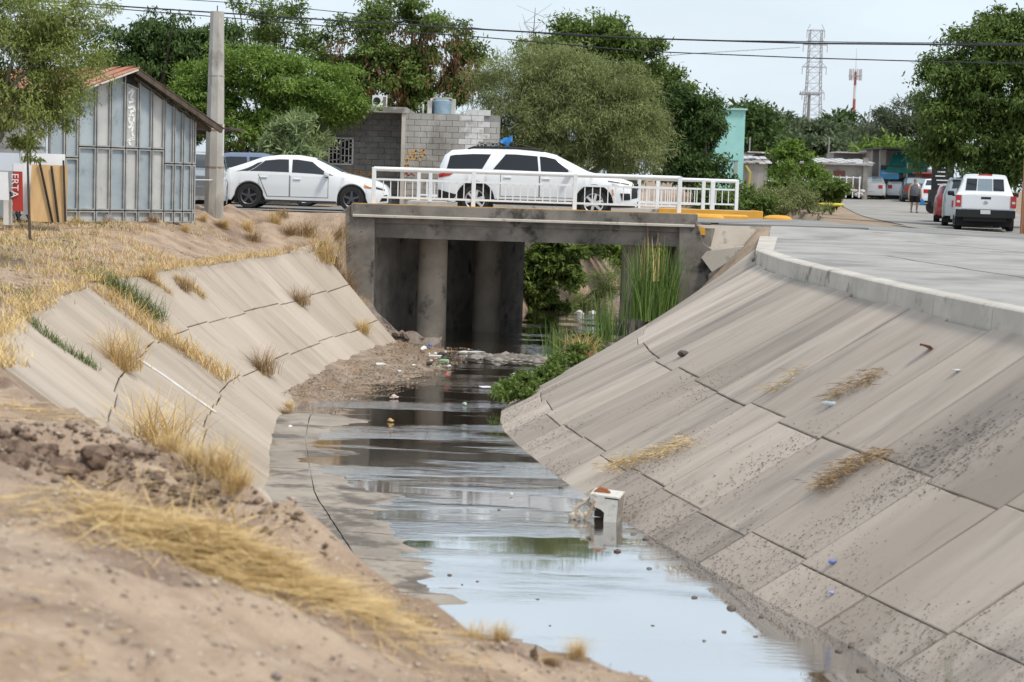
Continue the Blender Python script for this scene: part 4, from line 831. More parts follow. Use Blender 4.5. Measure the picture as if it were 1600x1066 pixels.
for px, py, Y, lab, hh in ((1358, 175, 170, 'slim grey street pole above the awning roof', 0), (1334, 205, 150, 'dark thin pole left of the green awning', 0), (1172, 215, 130, 'thin white antenna rod above the grey shack', 0), (1296, 214, 145, 'thin pale rod behind the tin roof', 0)):
    t_ = at(px, py, Y); z0 = zground_r(t_.x, Y); p_ = thing('thin_pole', lab, 'pole', (t_.x, Y, z0)); h_ = t_.z-z0; r_ = .12 if px in (1358, 1334) else .05
    MB().lathe([(r_, 0), (r_*.75, h_)], (0, 0, 0), 8).build('shaft', BLACK if px == 1334 else STEEL, p_)
    if px == 1358: MB().box((.25, 0, h_-2.0), (.35, .3, .55)).build('signal_box', BLACK, p_); MB().bar((0, 0, h_-.3), (.1, 0, h_+.6), .06).build('bracket', STEEL, p_)

# ------------------------------------------------------------------ teal pillar building and shacks
def bld(name, label, px0, px1, pyt, Y, depth, mat, cat='building', z0=None):
    a = at(px0, pyt, Y); b = at(px1, pyt, Y); z0 = zground_r(a.x, Y)-.1 if z0 is None else z0; t_ = thing(name, label, cat, ((a.x+b.x)/2, Y, z0)); w_ = b.x-a.x; h_ = (a.z+b.z)/2-z0
    m = MB(); m.box((0, depth/2, h_/2), (w_, depth, h_)); m.build('wall', mat, t_); return t_, w_, h_
TEAL = M('teal_paint', (.30, .60, .57), (.36, .66, .63), 1.5, .75, coord='World', c3=(.42, .58, .55), s3=3, t3=(.62, .7))
t, w_, h_ = bld('teal_building', 'narrow turquoise painted building corner behind the trees', 1130, 1165, 172, 92, 3.0, TEAL); MB().box((-w_/2-.45, .9, h_*.48), (.9, 1.8, h_*.96)).build('wing', TEAL, t); MB().box((0, 1.4, h_+.04), (w_+.15, 3.1, .08)).build('parapet', M('teal_edge', (.40, .62, .6), rough=.7), t)
MB().box((.18, -.01, h_*.40), (.16, .02, .55)).build('peeled_patch', M('peeled', (.35, .36, .34), rough=.9), t); m = MB(); m.box((-.1, -.02, h_*.47), (.75, .02, .025)); m.box((-.1, -.02, h_*.26), (1.1, .02, .03)); m.build('cable', BLACK, t)
TIN = M('tin_sheet', (.46, .45, .44), (.58, .57, .56), 1.2, .5, metal=.15, c3=(.30, .26, .23), s3=1.5); WALLG = M('shack_wall', (.27, .25, .225), (.36, .335, .30), 1.2, .9, coord='World', c3=(.19, .17, .15), s3=1.1, stretch=(1, 1, .5))
def roofs(t_, w_, h_, d, mat=TIN, over=.4, drop=.35, n=8, th=.06):
    for k in range(n):
        x0, x1 = -w_/2-over+(w_+2*over)*k/n, -w_/2-over+(w_+2*over)*(k+1)/n-.01; j = .03*((k*7) % 3-1)
        MB().prism([(x0, -over, h_+.02+j), (x1, -over, h_+.02+j), (x1, d, h_+drop+j), (x0, d, h_+drop+j)], (0, 0, 0), (0, 0, th)).build('roof_sheet', mat, t_)
t, w_, h_ = bld('shack', 'grey plank shack with curled tin roof beside the turquoise building', 1162, 1200, 256, 104, 4, M('plank_wall', (.27, .25, .23), (.36, .33, .31), 1, .9, stretch=(9, 9, .3))); roofs(t, w_, h_, 4, TIN, .2, .5, 5); MB().tube([(-w_/2+.1, -.1, h_-.1), (-w_/2+.35, -.15, h_-.5), (-w_/2+.3, -.12, h_-1.3)], .07, 6).build('drain_hose', M('yellow_hose', (.45, .36, .10), rough=.7), t)
for k in range(6): rg = random.Random(k); MB().box((rg.uniform(-.5, .7), 1+rg.uniform(-.5, .5), h_+.45+.1*k/3), (1.1, .5, .04), Matrix.Rotation(rg.uniform(-.2, .2), 3, 'X')).build('loose_sheet', TIN if k % 2 else WOODD, t)
t, w_, h_ = bld('long_shack', 'low block shack with long white edged tin roof', 1290, 1352, 256, 118, 5, WALLG); roofs(t, w_, h_, 5, TIN, .5, .3, 9)
MB().box((-1.3, -.4, h_+.01), (w_+3.4, .06, .16)).build('roof_edge', WSHEET, t); MB().box((-2.3, .6, h_+.0), (2.4, 2.2, .05)).build('awning_sheet', TIN, t)
m = MB(); m.lathe([(.62, 0), (.62, .03)], (.55, -.02, .55), 18, 'Y'); m.box((.55, -.005, .2), (1.24, .03, .6)); m.build('archway', SOIL, t); MB().box((-.35, -.02, h_*.72), (.7, .04, .4)).build('window', M('brick_red', (.18, .08, .06), rough=.8), t); MB().box((-.55, -.02, .7), (.35, .04, .5)).build('window', TINT, t)
MB().box((1.22, -.1, h_*.55), (.3, .3, h_*1.25)).build('corner_post', WALLG, t)
t, w_, h_ = bld('upper_wall', 'grey upper storey wall with pale mural behind the tin roof', 1303, 1362, 240, 128, 3, M('upper_render', (.25, .25, .26), (.31, .31, .31), 1, .9)); MB().box((0, -.1, h_+.03), (w_+.2, 3.2, .08)).build('coping', TIN, t); MB().prism([(-1.3, 0, h_-1.0), (-.1, 0, h_-1.0), (-.7, 0, h_-.15)], (0, -.02, 0), (0, .0, 0)).build('mural', M('mural_blue', (.30, .37, .43), rough=.8), t)
for k in range(4): MB().box((.9+.25*k, -.15, h_-.75), (.16, .1, .2)).build('flower_pot', M('pot_red', (.42, .06, .07), rough=.6), t)
t, w_, h_ = bld('workshop', 'roadside workshop with flat black roof and dark gates', 1364, 1452, 236, 124, 5, WALLG)
MB().box((0, -1.2, h_+.06), (w_+.6, 7, .10)).build('roof', BLACK, t); MB().box((-w_/2+.2, -2.3, h_*.5), (.38, .38, h_)).build('pillar', WALLG, t)
P = np.zeros((8, 10, 3))
for i in range(8):
    for j in range(10): u, v = i/7, j/9; P[i, j] = ((-w_/2+.3+2.45*u+.75*v), -2.9+1.1*v, h_*.57+(h_*.97-h_*.57)*v-.06*math.sin(u*3.1)*(1-v)+.02*math.sin(i*3))
link('awning', gridmesh('awning', P), M('green_tarp', (.02, .17, .15), (.035, .23, .20), 3, .6), t, True)
for x, w2_ in ((-w_/2+.75, 1.5), (-w_/2+2.35, 1.25)):
    g_ = MB().box((x, -2.6, 1.1), (w2_, .05, 2.2)).build('gate', M('dark_gate', (.025, .04, .04), rough=.6), t); MB().box((x-w2_/2, -2.63, 1.2), (.08, .06, 2.4)).build('gate_post', STEEL, g_)
MB().box((-w_/2+.62, -2.66, 1.62), (1.2, .03, .55)).build('blue_sign', M('sign_blue', (.06, .27, .50), (.09, .33, .56), 3, .6), t); MB().box((-w_/2+2.35, -2.66, .98), (.72, .02, .3)).build('paper_notice', M('notice', (.58, .56, .68), rough=.7), t)
m = MB(); stroke(m, [(-w_/2+.15, 1.72), (-w_/2+1.1, 1.72)], .10, -2.685); m.build('sign_lettering', M('sign_text', (.35, .50, .66), rough=.6), t)
m = MB(); m.bar((.4, -2, .9), (1.5, -2, 1.9), .12); m.bar((.5, -2, 1.9), (1.4, -2, .9), .12); m.box((1.2, -1.8, 1.5), (1.6, .05, 1.1)); m.build('stacked_scrap', STEEL, t); MB().box((1.9, -1.4, 2.55), (1.2, .8, .5)).build('white_bin', WSHEET, t)
t, w_, h_ = bld('red_stall', 'small red roofed stall behind the black hatchback', 1441, 1464, 272, 116, 2, M('stall_red', (.22, .05, .045), rough=.7), 'stall'); MB().box((0, .6, h_+.05), (w_+.4, 2.6, .1)).build('roof', M('stall_roof', (.32, .07, .06), rough=.7), t)
for k in range(3): MB().box((-w_/2+.2+.35*k, -.02, h_*.55), (.26, .03, .5)).build('window', TINT, t)
# white fence by the shack
wf = thing('yard_fence', 'low white post fence in front of the long shack', 'fence', at(1270, 307, 108))
for k in range(8): MB().box((k*.37, 0, .6), (.07 if k % 2 else .045, .05, 1.2)).build('post', WHITEP, wf)
MB().box((1.3, .03, 1.12), (2.75, .03, .05)).build('rail', WHITEP, wf)
# black menu board on a stand
mbp = at(1471, 313, 92); bd = thing('menu_board', 'tall black menu board with short white lines on a dark cart', 'sign', (mbp.x, 92, zground_r(mbp.x, 92)+.01)); MB().box((0, 0, 1.85), (1.05, .05, 1.45)).build('board', BLACK, bd)
for k in range(6): MB().box((-.12+.05*((k*5) % 3), -.03, 2.40-.2*k), (.55-.08*((k*3) % 4), .01, .05)).build('white_line', WSHEET, bd)
MB().box((0, .1, .75), (1.1, .8, .8)).build('cart', M('cart_black', (.02, .018, .02), rough=.6), bd)
for s_ in (-.45, .45): MB().lathe([(.3, -.06), (.3, .06)], (s_, -.1, .3), 16, 'Y').build('wheel', RUBBER, bd)
# rusty column with blue sign at the right edge
rc = at(1602, 362, 58.5); rp_ = thing('rusty_column', 'rusty brown steel column carrying a blue sign corner', 'column', (rc.x, 58.5, zground_r(rc.x, 58.5))); RUSTC = M('rust_column', (.22, .09, .045), (.32, .16, .09), 5, .8, stretch=(3, 3, .4))
for s_ in (-.10, .02, .14): MB().box((s_, .1*abs(s_), 1.15), (.10, .10, 2.3)).build('bar', RUSTC, rp_)
sg = MB().box((.14, -.05, 2.05), (.30, .05, .50)).build('sign', M('sign_blue2', (.10, .22, .48), rough=.5), rp_); m = MB(); stroke(m, [(.12, 2.0), (.12, 2.14), (.18, 2.14)], .03, -.085); m.build('sign_mark', WSHEET, sg)
MB().box((.75, .3, .14), (1.4, .5, .3)).build('plinth', CONC_W, rp_)
# sacks and yellow litter at the roadside
t = thing('rubble_sacks', 'heap of dirty white sacks beside the silver sedan', 'sacks', at(1326, 307, 110))
for k in range(7): rg = random.Random(k); MB().rock((rg.uniform(-.9, .9), rg.uniform(-.3, .3), .12+.1*(k % 3)), rg.uniform(.20, .30), k+5, 2, .5).build('sack', M('sack_white', (.36, .33, .31), (.50, .47, .44), 4, .9), t, True, 60)
tag(MB().prism([(-.5, 0, 0), (.1, -.2, 0), (.6, 0, 0), (.2, .25, 0)], (0, 0, 0), (0, 0, .12)).build('yellow_bag', M('yellow_plastic', (.65, .55, .05), rough=.5), bevel=.05), 'flattened yellow plastic bag on the street edge', 'bag').location = at(1297, 322, 78)
# ================================================================== WALKING WOMAN
SKIN = M('skin', (.42, .25, .17), (.48, .30, .21), 6, .6)
def skin_body(name, verts, edges, radii, mat, parent, sub=1):
    me = bpy.data.meshes.new(name); me.from_pydata(verts, edges, []); o = link(name, me, mat, parent)
    md = o.modifiers.new('skin', 'SKIN'); md.use_smooth_shade = True; sv = me.skin_vertices[0].data
    for v, r in zip(sv, radii): v.radius = (r, r) if not hasattr(r, '__len__') else r
    sv[0].use_root = True; s2 = o.modifiers.new('sub', 'SUBSURF'); s2.levels = sub; s2.render_levels = sub; return o
WY = 93.0; wp = at(1428, 333, WY)
wo = thing('person', 'woman walking in a grey sleeveless top and black shorts with a blue bag', 'person', (wp.x, WY, zground_r(wp.x, WY)+.012), R_(0))
V = [(0, 0, .86), (0, -.01, 1.02), (0, .0, 1.2), (0, .01, 1.33), (0, 0, 1.40), (0, -.02, 1.47), (0, -.03, 1.545),
     (.10, 0, .84), (.11, -.08, .45), (.11, -.06, .08), (.11, -.17, .03), (-.10, 0, .84), (-.11, .05, .46), (-.11, .16, .10), (-.11, .08, .03),
     (.20, .01, 1.31), (.27, -.02, 1.03), (.29, -.08, .80), (.295, -.10, .72), (-.20, .01, 1.31), (-.28, .02, 1.04), (-.30, -.03, .81), (-.305, -.04, .73)]
E = [(0, 1), (1, 2), (2, 3), (3, 4), (4, 5), (5, 6), (0, 7), (7, 8), (8, 9), (9, 10), (0, 11), (11, 12), (12, 13), (13, 14), (3, 15), (15, 16), (16, 17), (17, 18), (3, 19), (19, 20), (20, 21), (21, 22)]
Rr = [(.17, .14), (.18, .15), (.17, .13), (.15, .1), .06, (.075, .085), (.07, .08), .12, .068, .042, .035, .12, .068, .042, .035, .075, .055, .038, .032, .075, .055, .038, .032]
for b_, s_ in ((18, 1), (22, -1)):
    x, y, z = V[b_]
    for k in range(5):
        n0 = len(V); fx = (k-2)*.016 if k else -.03*s_; ln = (.045, .075, .085, .08, .065)[k]
        V += [(x+fx*.8*1, y-.01+(k-2)*.012, z-.045), (x+fx, y-.015+(k-2)*.014, z-.045-ln)]; E += [(b_, n0), (n0, n0+1)]; Rr += [.010, .007]
skin_body('body', V, E, Rr, SKIN, wo)
def loft(rings, n=16):
    P = np.zeros((len(rings), n+1, 3))
    for i, (cx, cy, z, rx, ry) in enumerate(rings):
        for k in range(n+1): a = 2*math.pi*k/n; P[i, k] = (cx+rx*math.cos(a), cy+ry*math.sin(a), z)
    return gridmesh('cloth', P)
link('top', loft([(0, 0, .80, .235, .19), (0, 0, .95, .24, .20), (0, -.02, 1.1, .225, .19), (0, 0, 1.22, .215, .165), (0, 0, 1.32, .20, .125), (0, 0, 1.385, .12, .09)]), M('grey_top', (.085, .09, .10), (.17, .175, .19), 18, .9), wo, True)
link('shorts', loft([(.11, -.05, .50, .125, .125), (.10, -.02, .65, .14, .14), (.07, 0, .82, .16, .17), (.0, 0, .90, .24, .195)]), M('black_cloth', (.012, .012, .014), rough=.9), wo, True)
link('shorts', loft([(-.11, .03, .50, .125, .125), (-.10, .02, .65, .14, .14), (-.07, 0, .82, .16, .17), (.0, 0, .90, .236, .19)]), M('black_cloth', (.012, .012, .014)), wo, True)
m = MB(); m.rock((0, .012, 1.535), .098, 3, 2, 1.1); m.build('hair', M('grey_hair', (.20, .17, .15), rough=.8), wo, True, 80)
m = MB(); m.box((-.03, -.108, 1.525), (.022, .012, .012)); m.box((.03, -.108, 1.525), (.022, .012, .012)); m.build('eyes', BLACK, wo); m = MB(); m.prism([(-.012, -.10, 1.49), (.012, -.10, 1.49), (0, -.10, 1.52)], (0, 0, 0), (0, -.025, 0)); m.build('nose', SKIN, wo); MB().box((0, -.102, 1.462), (.04, .012, .01)).build('mouth', M('lips', (.3, .1, .09), rough=.6), wo)
m = MB(); m.tube([(.14, -.08, 1.12), (.15, -.12, 1.28), (.13, -.02, 1.37), (.13, .1, 1.25)], .045, 8); m.build('towel', WSHEET, wo, True)
for x, y in ((.11, -.10), (-.11, .14)): MB().box((x, y-.02, .018), (.10, .25, .03)).build('sandal', M('sandal', (.10, .05, .04), rough=.8), wo, bevel=.01)
bgm = MB(); bgm.prism([(-.12, 0, 0), (.14, 0, .02), (.10, 0, .24), (.02, 0, .33), (-.06, 0, .25)], (0, -.06, 0), (0, .06, 0)); b_ = bgm.build('shopping_bag', M('blue_bag', (.05, .33, .72), rough=.5), None, bevel=.03); b_.location = (wp.x+.34, WY-.10, wo.location.z+.36); tag(b_, 'bright blue plastic bag hanging from the walking woman’s hand', 'bag')
# ================================================================== TREES AND PLANTS
def unit(a): return a/np.maximum(np.linalg.norm(a, axis=-1, keepdims=True), 1e-9)
def leafmesh(name, C, D, Nn, ln, wd, tint, curl=.15):
    """diamond leaves: centre base C, direction D, normal Nn, length, width"""
    n = len(C); S = unit(np.cross(D, Nn)); Nn = unit(np.cross(S, D)); ln = np.asarray(ln).reshape(-1, 1); wd = np.asarray(wd).reshape(-1, 1)
    V = np.stack([C, C+D*ln*.45+S*wd*.5, C+D*ln-Nn*ln*curl, C+D*ln*.45-S*wd*.5], 1).reshape(-1, 3)
    F = np.arange(4*n).reshape(n, 4); me = npmesh(name, V, F)
    at_ = me.attributes.new('tint', 'FLOAT', 'FACE'); at_.data.foreach_set('value', np.clip(np.asarray(tint, np.float32), 0, 1)); return me
def pxblobs(L_, Y, dy=1.0, jit=0):
    out = []
    for k, b in enumerate(L_):
        px, py, rx, ry = b[:4]; yy = Y+(b[4] if len(b) > 4 else 0); c = at(px, py, yy); s = FPX/yy
        out.append((np.array(c), np.array([rx/s, rx/s*dy, ry/s])))
    return out
def crown_mesh(name, blobs, nclump, per, cr, leaf, mat_t, rg, droop=.3, flat=.6, shell=.45, tb=(.2, .8)):
    vol = np.array([r[0]*r[2] for c, r in blobs]); pick = rg.choice(len(blobs), nclump, p=vol/vol.sum())
    BC = np.array([b[0] for b in blobs])[pick]; BR = np.array([b[1] for b in blobs])[pick]
    nb_ = max(8, nclump//7); d = unit(rg.normal(size=(nb_, 3))); rad = shell+(1-shell)*rg.random((nb_, 1))**.5; pk = pick[:nb_]
    bough = np.array([b[0] for b in blobs])[pk]+d*np.array([b[1] for b in blobs])[pk]*rad; bs = cr*(1.3+1.6*rg.random(nb_)); own = rg.integers(nb_, size=nclump)
    u_ = unit(rg.normal(size=(nclump, 3)))*rg.random((nclump, 1))**.4; cc = bough[own]+u_*bs[own][:, None]*np.array([1.1, 1.1, .55]); BC = np.array([b[0] for b in blobs])[pk[own]]
    ct = .6*rg.random(nb_)[own]+.4*rg.random(nclump)
    idx = np.repeat(np.arange(nclump), per); n = len(idx)
    g = rg.normal(size=(n, 3))*np.array([1, 1, flat]); C = cc[idx]+g*(cr*(.35+.4*ct[idx]))[:, None]
    outw = unit(C-BC[idx]); D = unit(rg.normal(size=(n, 3))*.8+outw*.5+np.array([0, 0, -droop])); Nn = unit(rg.normal(size=(n, 3))*.6+np.array([0, 0, 1])+outw*.3)
    ln = leaf[0]*(.6+.8*rg.random(n)); wd = leaf[1]*(.7+.6*rg.random(n)); tint = tb[0]+(tb[1]-tb[0])*(.55*ct[idx]+.45*rg.random(n))
    return leafmesh(name, C, D, Nn, ln, wd, tint), cc
BARK = M('bark', (.10, .08, .065), (.17, .14, .115), 6, .9, .01, 20, coord='World', stretch=(1, 1, .3)); BARKP = M('pale_bark', (.19, .165, .14), (.28, .25, .21), 6, .9, coord='World')
def tree(name, label, base, blobs, nclump, per, cr, leaf, lm, seed=1, trunk=.16, bark=BARK, nb=6, droop=.3, shell=.45, flat=.6, group=None, tb=(.2, .8), cat='tree', lean=0):
    rg = np.random.default_rng(seed); base = Vector(base); t = thing(name, label, cat, base, 0, group); B = np.array(base)
    bl = [(c-B, r) for c, r in blobs]; me, cc = crown_mesh('crown', bl, nclump, per, cr, leaf, None, rg, droop, flat, shell, tb); link('crown', me, lm, t)
    top = sum(c for c, r in bl)/len(bl); fork = Vector((top[0]*.35, top[1]*.35, max(.25*top[2], .25)))
    MB().tube([(0, 0, -.25), (fork.x*.4, fork.y*.4, fork.z*.5), fork], [trunk*1.2, trunk, trunk*.85], 9).build('trunk', bark, t, True)
    for k in range(nb):
        e = Vector(cc[rg.integers(len(cc))]); mid = fork.lerp(e, .5)+Vector((rg.normal()*.15, rg.normal()*.15, .12*(e-fork).length)); MB().tube([fork-Vector((0, 0, trunk*.5)), fork.lerp(mid, .5), mid, e], [trunk*.6, trunk*.48, trunk*.32, trunk*.1], 6).build('branch', bark, t, True)
    return t
G_DARK = leafmat('dark_leaf', (.032, .065, .020), (.115, .185, .048)); G_MID = leafmat('mid_leaf', (.060, .100, .022), (.205, .285, .068)); G_BRT = leafmat('bright_leaf', (.075, .135, .020), (.235, .345, .065)); G_MESQ = leafmat('mesquite_leaf', (.125, .155, .055), (.33, .37, .15), (.30, .22, .13)); G_PALE = leafmat('pale_shrub_leaf', (.17, .235, .09), (.38, .45, .22)); G_POD = leafmat('pod_leaf', (.14, .07, .035), (.36, .21, .11)); G_NEAR = leafmat('near_leaf', (.11, .15, .035), (.32, .37, .11), (.40, .34, .14)); G_FAR = leafmat('far_leaf', (.065, .092, .05), (.155, .20, .10)); G_FEATH = leafmat('feathery_leaf', (.06, .085, .05), (.155, .185, .105))
gz = lambda x, y: float(zground_r(x, y))
# behind the shed and house
tree('shade_tree', 'dense dark green tree behind the shed roof', (at(245, 330, 72).x, 72, .2), pxblobs([(235, 120, 62, 62), (300, 105, 55, 60), (190, 90, 50, 50), (330, 75, 45, 45), (262, 62, 60, 32), (210, 150, 60, 60), (300, 160, 50, 50), (160, 130, 45, 60)], 72), 680, 60, .34, (.20, .075), G_DARK, 2, .25, droop=.9, flat=.5)
tree('shade_tree', 'broad bright green tree spreading over the house slab', (at(395, 330, 60.5).x, 60.5, .2), pxblobs([(330, 135, 60, 45), (400, 115, 75, 38), (470, 145, 70, 48), (360, 190, 70, 50), (440, 195, 60, 40), (520, 170, 38, 38), (300, 165, 35, 40), (420, 150, 90, 50)], 60.5), 900, 62, .30, (.13, .055), G_BRT, 3, .22, droop=.25, flat=.4)
tree('airy_tree', 'thin airy tree with sparse upright twigs behind the pole', (at(415, 330, 77).x, 77, .2), pxblobs([(385, 40, 40, 42), (440, 55, 45, 50), (415, 10, 45, 25), (360, 75, 35, 35), (470, 90, 35, 40)], 77), 300, 30, .26, (.17, .07), G_MID, 4, .12, nb=16, droop=.1)
tree('pod_tree', 'tall tree hung with tan seed pods behind the house', (at(625, 330, 76).x, 76, .2), pxblobs([(560, 70, 55, 52), (620, 40, 62, 42), (690, 62, 55, 45), (590, 120, 75, 50), (665, 120, 65, 48), (535, 110, 45, 50), (720, 110, 28, 45), (610, 165, 80, 35)], 76), 900, 46, .28, (.17, .08), G_MID, 5, .28, nb=12, droop=.5, tb=(.05, .9))
t5 = [o for o in COL.objects if o.name.startswith('pod_tree')][0]
rg = np.random.default_rng(9); bl = pxblobs([(560, 85, 50, 45), (690, 75, 50, 40), (590, 130, 70, 45), (665, 125, 65, 48), (730, 110, 22, 45), (610, 80, 50, 40)], 76); cc = []
for k in range(260): c, r = bl[rg.integers(len(bl))]; d = unit(rg.normal(size=3)); d[1] = -abs(d[1]); cc.append(c+d*r*(.75+.3*rg.random())-np.array(t5.location))
cc = np.repeat(np.array(cc), 9, 0); n = len(cc); C = cc+rg.normal(size=(n, 3))*np.array([.12, .12, .16]); link('seed_pod_clusters', leafmesh('pods', C, unit(rg.normal(size=(n, 3))*.25+np.array([0, 0, -1])), unit(rg.normal(size=(n, 3))), .28*(.6+.6*rg.random(n)), .06, rg.random(n)), G_POD, t5)['kind'] = 'stuff'
tree('mesquite_tree', 'big grey green mesquite with fine foliage behind the SUV', (at(880, 330, 65).x, 65.5, .2), pxblobs([(800, 150, 72, 62), (880, 125, 95, 62), (960, 170, 75, 70), (850, 210, 110, 70), (960, 235, 75, 55), (770, 215, 45, 55), (900, 170, 110, 80), (1010, 220, 38, 50)], 65, .8), 2000, 56, .28, (.17, .024), G_MESQ, 6, .24, nb=22, bark=BARKP, droop=.35, flat=.8, shell=.3, tb=(.1, 1.0))
tree('tall_tree', 'tall leafy green tree rising behind the mesquite', (at(950, 330, 76).x, 76, .2), pxblobs([(900, 80, 50, 38), (950, 75, 50, 42), (995, 110, 45, 50), (1020, 160, 42, 60), (860, 90, 40, 35), (1040, 210, 32, 60), (985, 190, 55, 80), (1025, 150, 40, 50), (930, 50, 50, 25)], 76), 1250, 50, .30, (.20, .085), G_MID, 7, .24, droop=.4)
tree('dark_tree', 'dark compact tree leaning against the turquoise building', (at(1092, 330, 70).x, 70, .2), pxblobs([(1068, 185, 28, 44), (1090, 195, 26, 42), (1074, 235, 40, 46), (1106, 200, 18, 24), (1070, 150, 18, 22), (1094, 262, 34, 26), (1138, 235, 7, 8)], 70), 560, 55, .24, (.17, .075), G_DARK, 8, .2, droop=.5, tb=(.1, 1))
# bare twiggy top
bt_ = thing('bare_sapling', 'leafless thin sapling poking above the mesquite crown', 'tree', (at(832, 280, 74).x, 74, .2)); b0 = at(832, 75, 74)-bt_.location; h_ = at(834, 12, 74).z-bt_.location.z
MB().tube([(0, 0, -.2), (b0.x*.5, 0, b0.z*.5), b0, (b0.x+.06, 0, h_)], [.07, .05, .03, .008], 6).build('trunk', BARK, bt_, True)
for k in range(7): rg2 = random.Random(k); z0 = b0.z+.12*k; MB().tube([(b0.x, 0, z0), (b0.x+rg2.choice((-1, 1))*rg2.uniform(.2, .5), rg2.uniform(-.2, .2), z0+rg2.uniform(.2, .6)), (b0.x+rg2.choice((-1, 1))*rg2.uniform(.4, .7), 0, z0+rg2.uniform(.6, 1.1))], [.012, .009, .004], 5).build('branch', BARK, bt_, True)
# pale shrub over the sedan roof
tree('pale_shrub', 'pale yellow green shrub with pointed leaves behind the sedan roof', (at(478, 300, 58).x, 58.4, .2), pxblobs([(475, 205, 45, 26), (440, 215, 28, 24), (505, 220, 26, 20), (480, 230, 48, 22), (430, 240, 22, 14)], 58), 150, 34, .17, (.24, .055), G_PALE, 10, .07, droop=-.35, cat='shrub', flat=.5)
# right hand big tree and street trees
tree('street_tree', 'large dense tree overhanging the white pickup', (at(1570, 340, 69).x, 69.5, .0), pxblobs([(1520, 95, 62, 50), (1580, 70, 60, 52), (1640, 100, 70, 60), (1500, 160, 55, 50), (1570, 150, 75, 60), (1640, 190, 70, 70), (1480, 215, 45, 38), (1530, 230, 60, 45), (1600, 240, 60, 40), (1560, 265, 50, 28)], 68), 1400, 58, .33, (.18, .075), G_MID, 12, .3, droop=.45, tb=(.0, .75))
tree('feathery_tree', 'hazy feathery grey green tree above the workshop roof', (at(1420, 300, 140).x, 140, 1.0), pxblobs([(1415, 175, 38, 28), (1380, 200, 28, 25), (1450, 185, 35, 35), (1425, 215, 60, 28), (1470, 220, 40, 30)], 140), 330, 42, .5, (.42, .08), G_FEATH, 13, .25, nb=10)
for k, (px, py, rx, ry, Y, lm, lab) in enumerate([(1195, 205, 38, 30, 175, G_FAR, 'dark far tree just right of the turquoise building'), (1222, 225, 34, 28, 160, G_FAR, 'far rounded tree behind the tin shack roofs'), (1310, 205, 16, 26, 190, G_DARK, 'tall narrow dark far tree before the striped mast'), (1285, 215, 28, 24, 185, G_FAR, 'far green tree at the foot of the pylon'), (1345, 222, 30, 18, 180, G_FAR, 'low far tree between mast and workshop'), (1245, 210, 30, 20, 200, G_FAR, 'pale far tree behind the cross arm pole'), (1170, 195, 22, 26, 150, G_DARK, 'dark far tree peeking past the turquoise corner'), (1330, 232, 60, 16, 170, G_FAR, 'long low far tree line clump over the grey upper wall'), (1385, 238, 30, 14, 134, G_BRT, 'bright green bush directly behind the workshop roof'), (1268, 240, 40, 18, 150, G_FAR, 'far bushy tree behind the long tin roof')]):
    s = Y/62; tree('far_tree', lab, (at(px, 300, Y).x, Y, 1.0), pxblobs([(px-rx*.4, py+ry*.2, rx*.6, ry*.8), (px+rx*.35, py+ry*.1, rx*.6, ry*.8), (px, py-ry*.3, rx*.55, ry*.6), (px, py+ry*.7, rx, ry*.8)], Y), 150, 34, .32*s**.8, (.2*s, .085*s), lm, 20+k, .25, group=None)
# bushes along the side street
for k, (L_, Y, lm, lab, lf) in enumerate([([(1240, 255, 32, 32), (1215, 285, 22, 22), (1262, 280, 28, 22), (1235, 228, 20, 18)], 92, G_BRT, 'bright green bushy tree in front of the plank shack', (.2, .09)), ([(1265, 300, 40, 20), (1230, 300, 30, 22), (1290, 295, 25, 16)], 82, G_MID, 'broad leaved dark green bush by the white yard fence', (.26, .13)), ([(1225, 312, 34, 20), (1200, 320, 26, 20), (1250, 320, 24, 14)], 72, G_MESQ, 'feathery grey green bush at the street mouth', (.20, .03)), ([(1170, 322, 22, 20), (1190, 330, 20, 12), (1155, 312, 18, 14)], 66, G_MID, 'leafy green bush beside the yellow kerb end', (.15, .07)), ([(1130, 318, 16, 16), (1108, 312, 14, 14)], 64, G_MID, 'low green weeds behind the outer railing', (.14, .06))]):
    p = at(L_[0][0], 330, Y); tree('bush', lab, (p.x, Y, gz(p.x, Y)-.05), pxblobs(L_, Y), 170, 40, .22, lf, lm, 50+k, .06, droop=.1, cat='bush', nb=5)
# upstream growth seen through the bridge opening
for k, (L_, Y, lm, lab, lf) in enumerate([([(845, 425, 26, 45), (880, 400, 34, 30), (838, 470, 18, 40), (880, 455, 36, 40), (860, 500, 34, 16)], 63.0, G_MID, 'leafy bank bush seen under the bridge deck', (.2, .10)), ([(930, 470, 30, 35), (900, 500, 40, 30), (955, 440, 25, 30), (880, 505, 60, 18), (1000, 480, 40, 40)], 64.5, G_MESQ, 'tangled dry brush on the upstream bank under the bridge', (.22, .02)), ([(1000, 400, 40, 30), (960, 395, 20, 15), (1040, 420, 20, 40)], 70, G_BRT, 'green growth behind the right bridge column', (.2, .08)), ([(850, 385, 60, 14), (930, 380, 60, 14)], 74, G_MID, 'hanging green foliage just below the edge beam', (.2, .08))]):
    p = at(L_[0][0], 520, Y); tree('bank_bush', lab, (p.x, Y, -2.6), pxblobs(L_, Y), 330, 44, .17, lf, lm, 70+k, .05, cat='bush', nb=6)
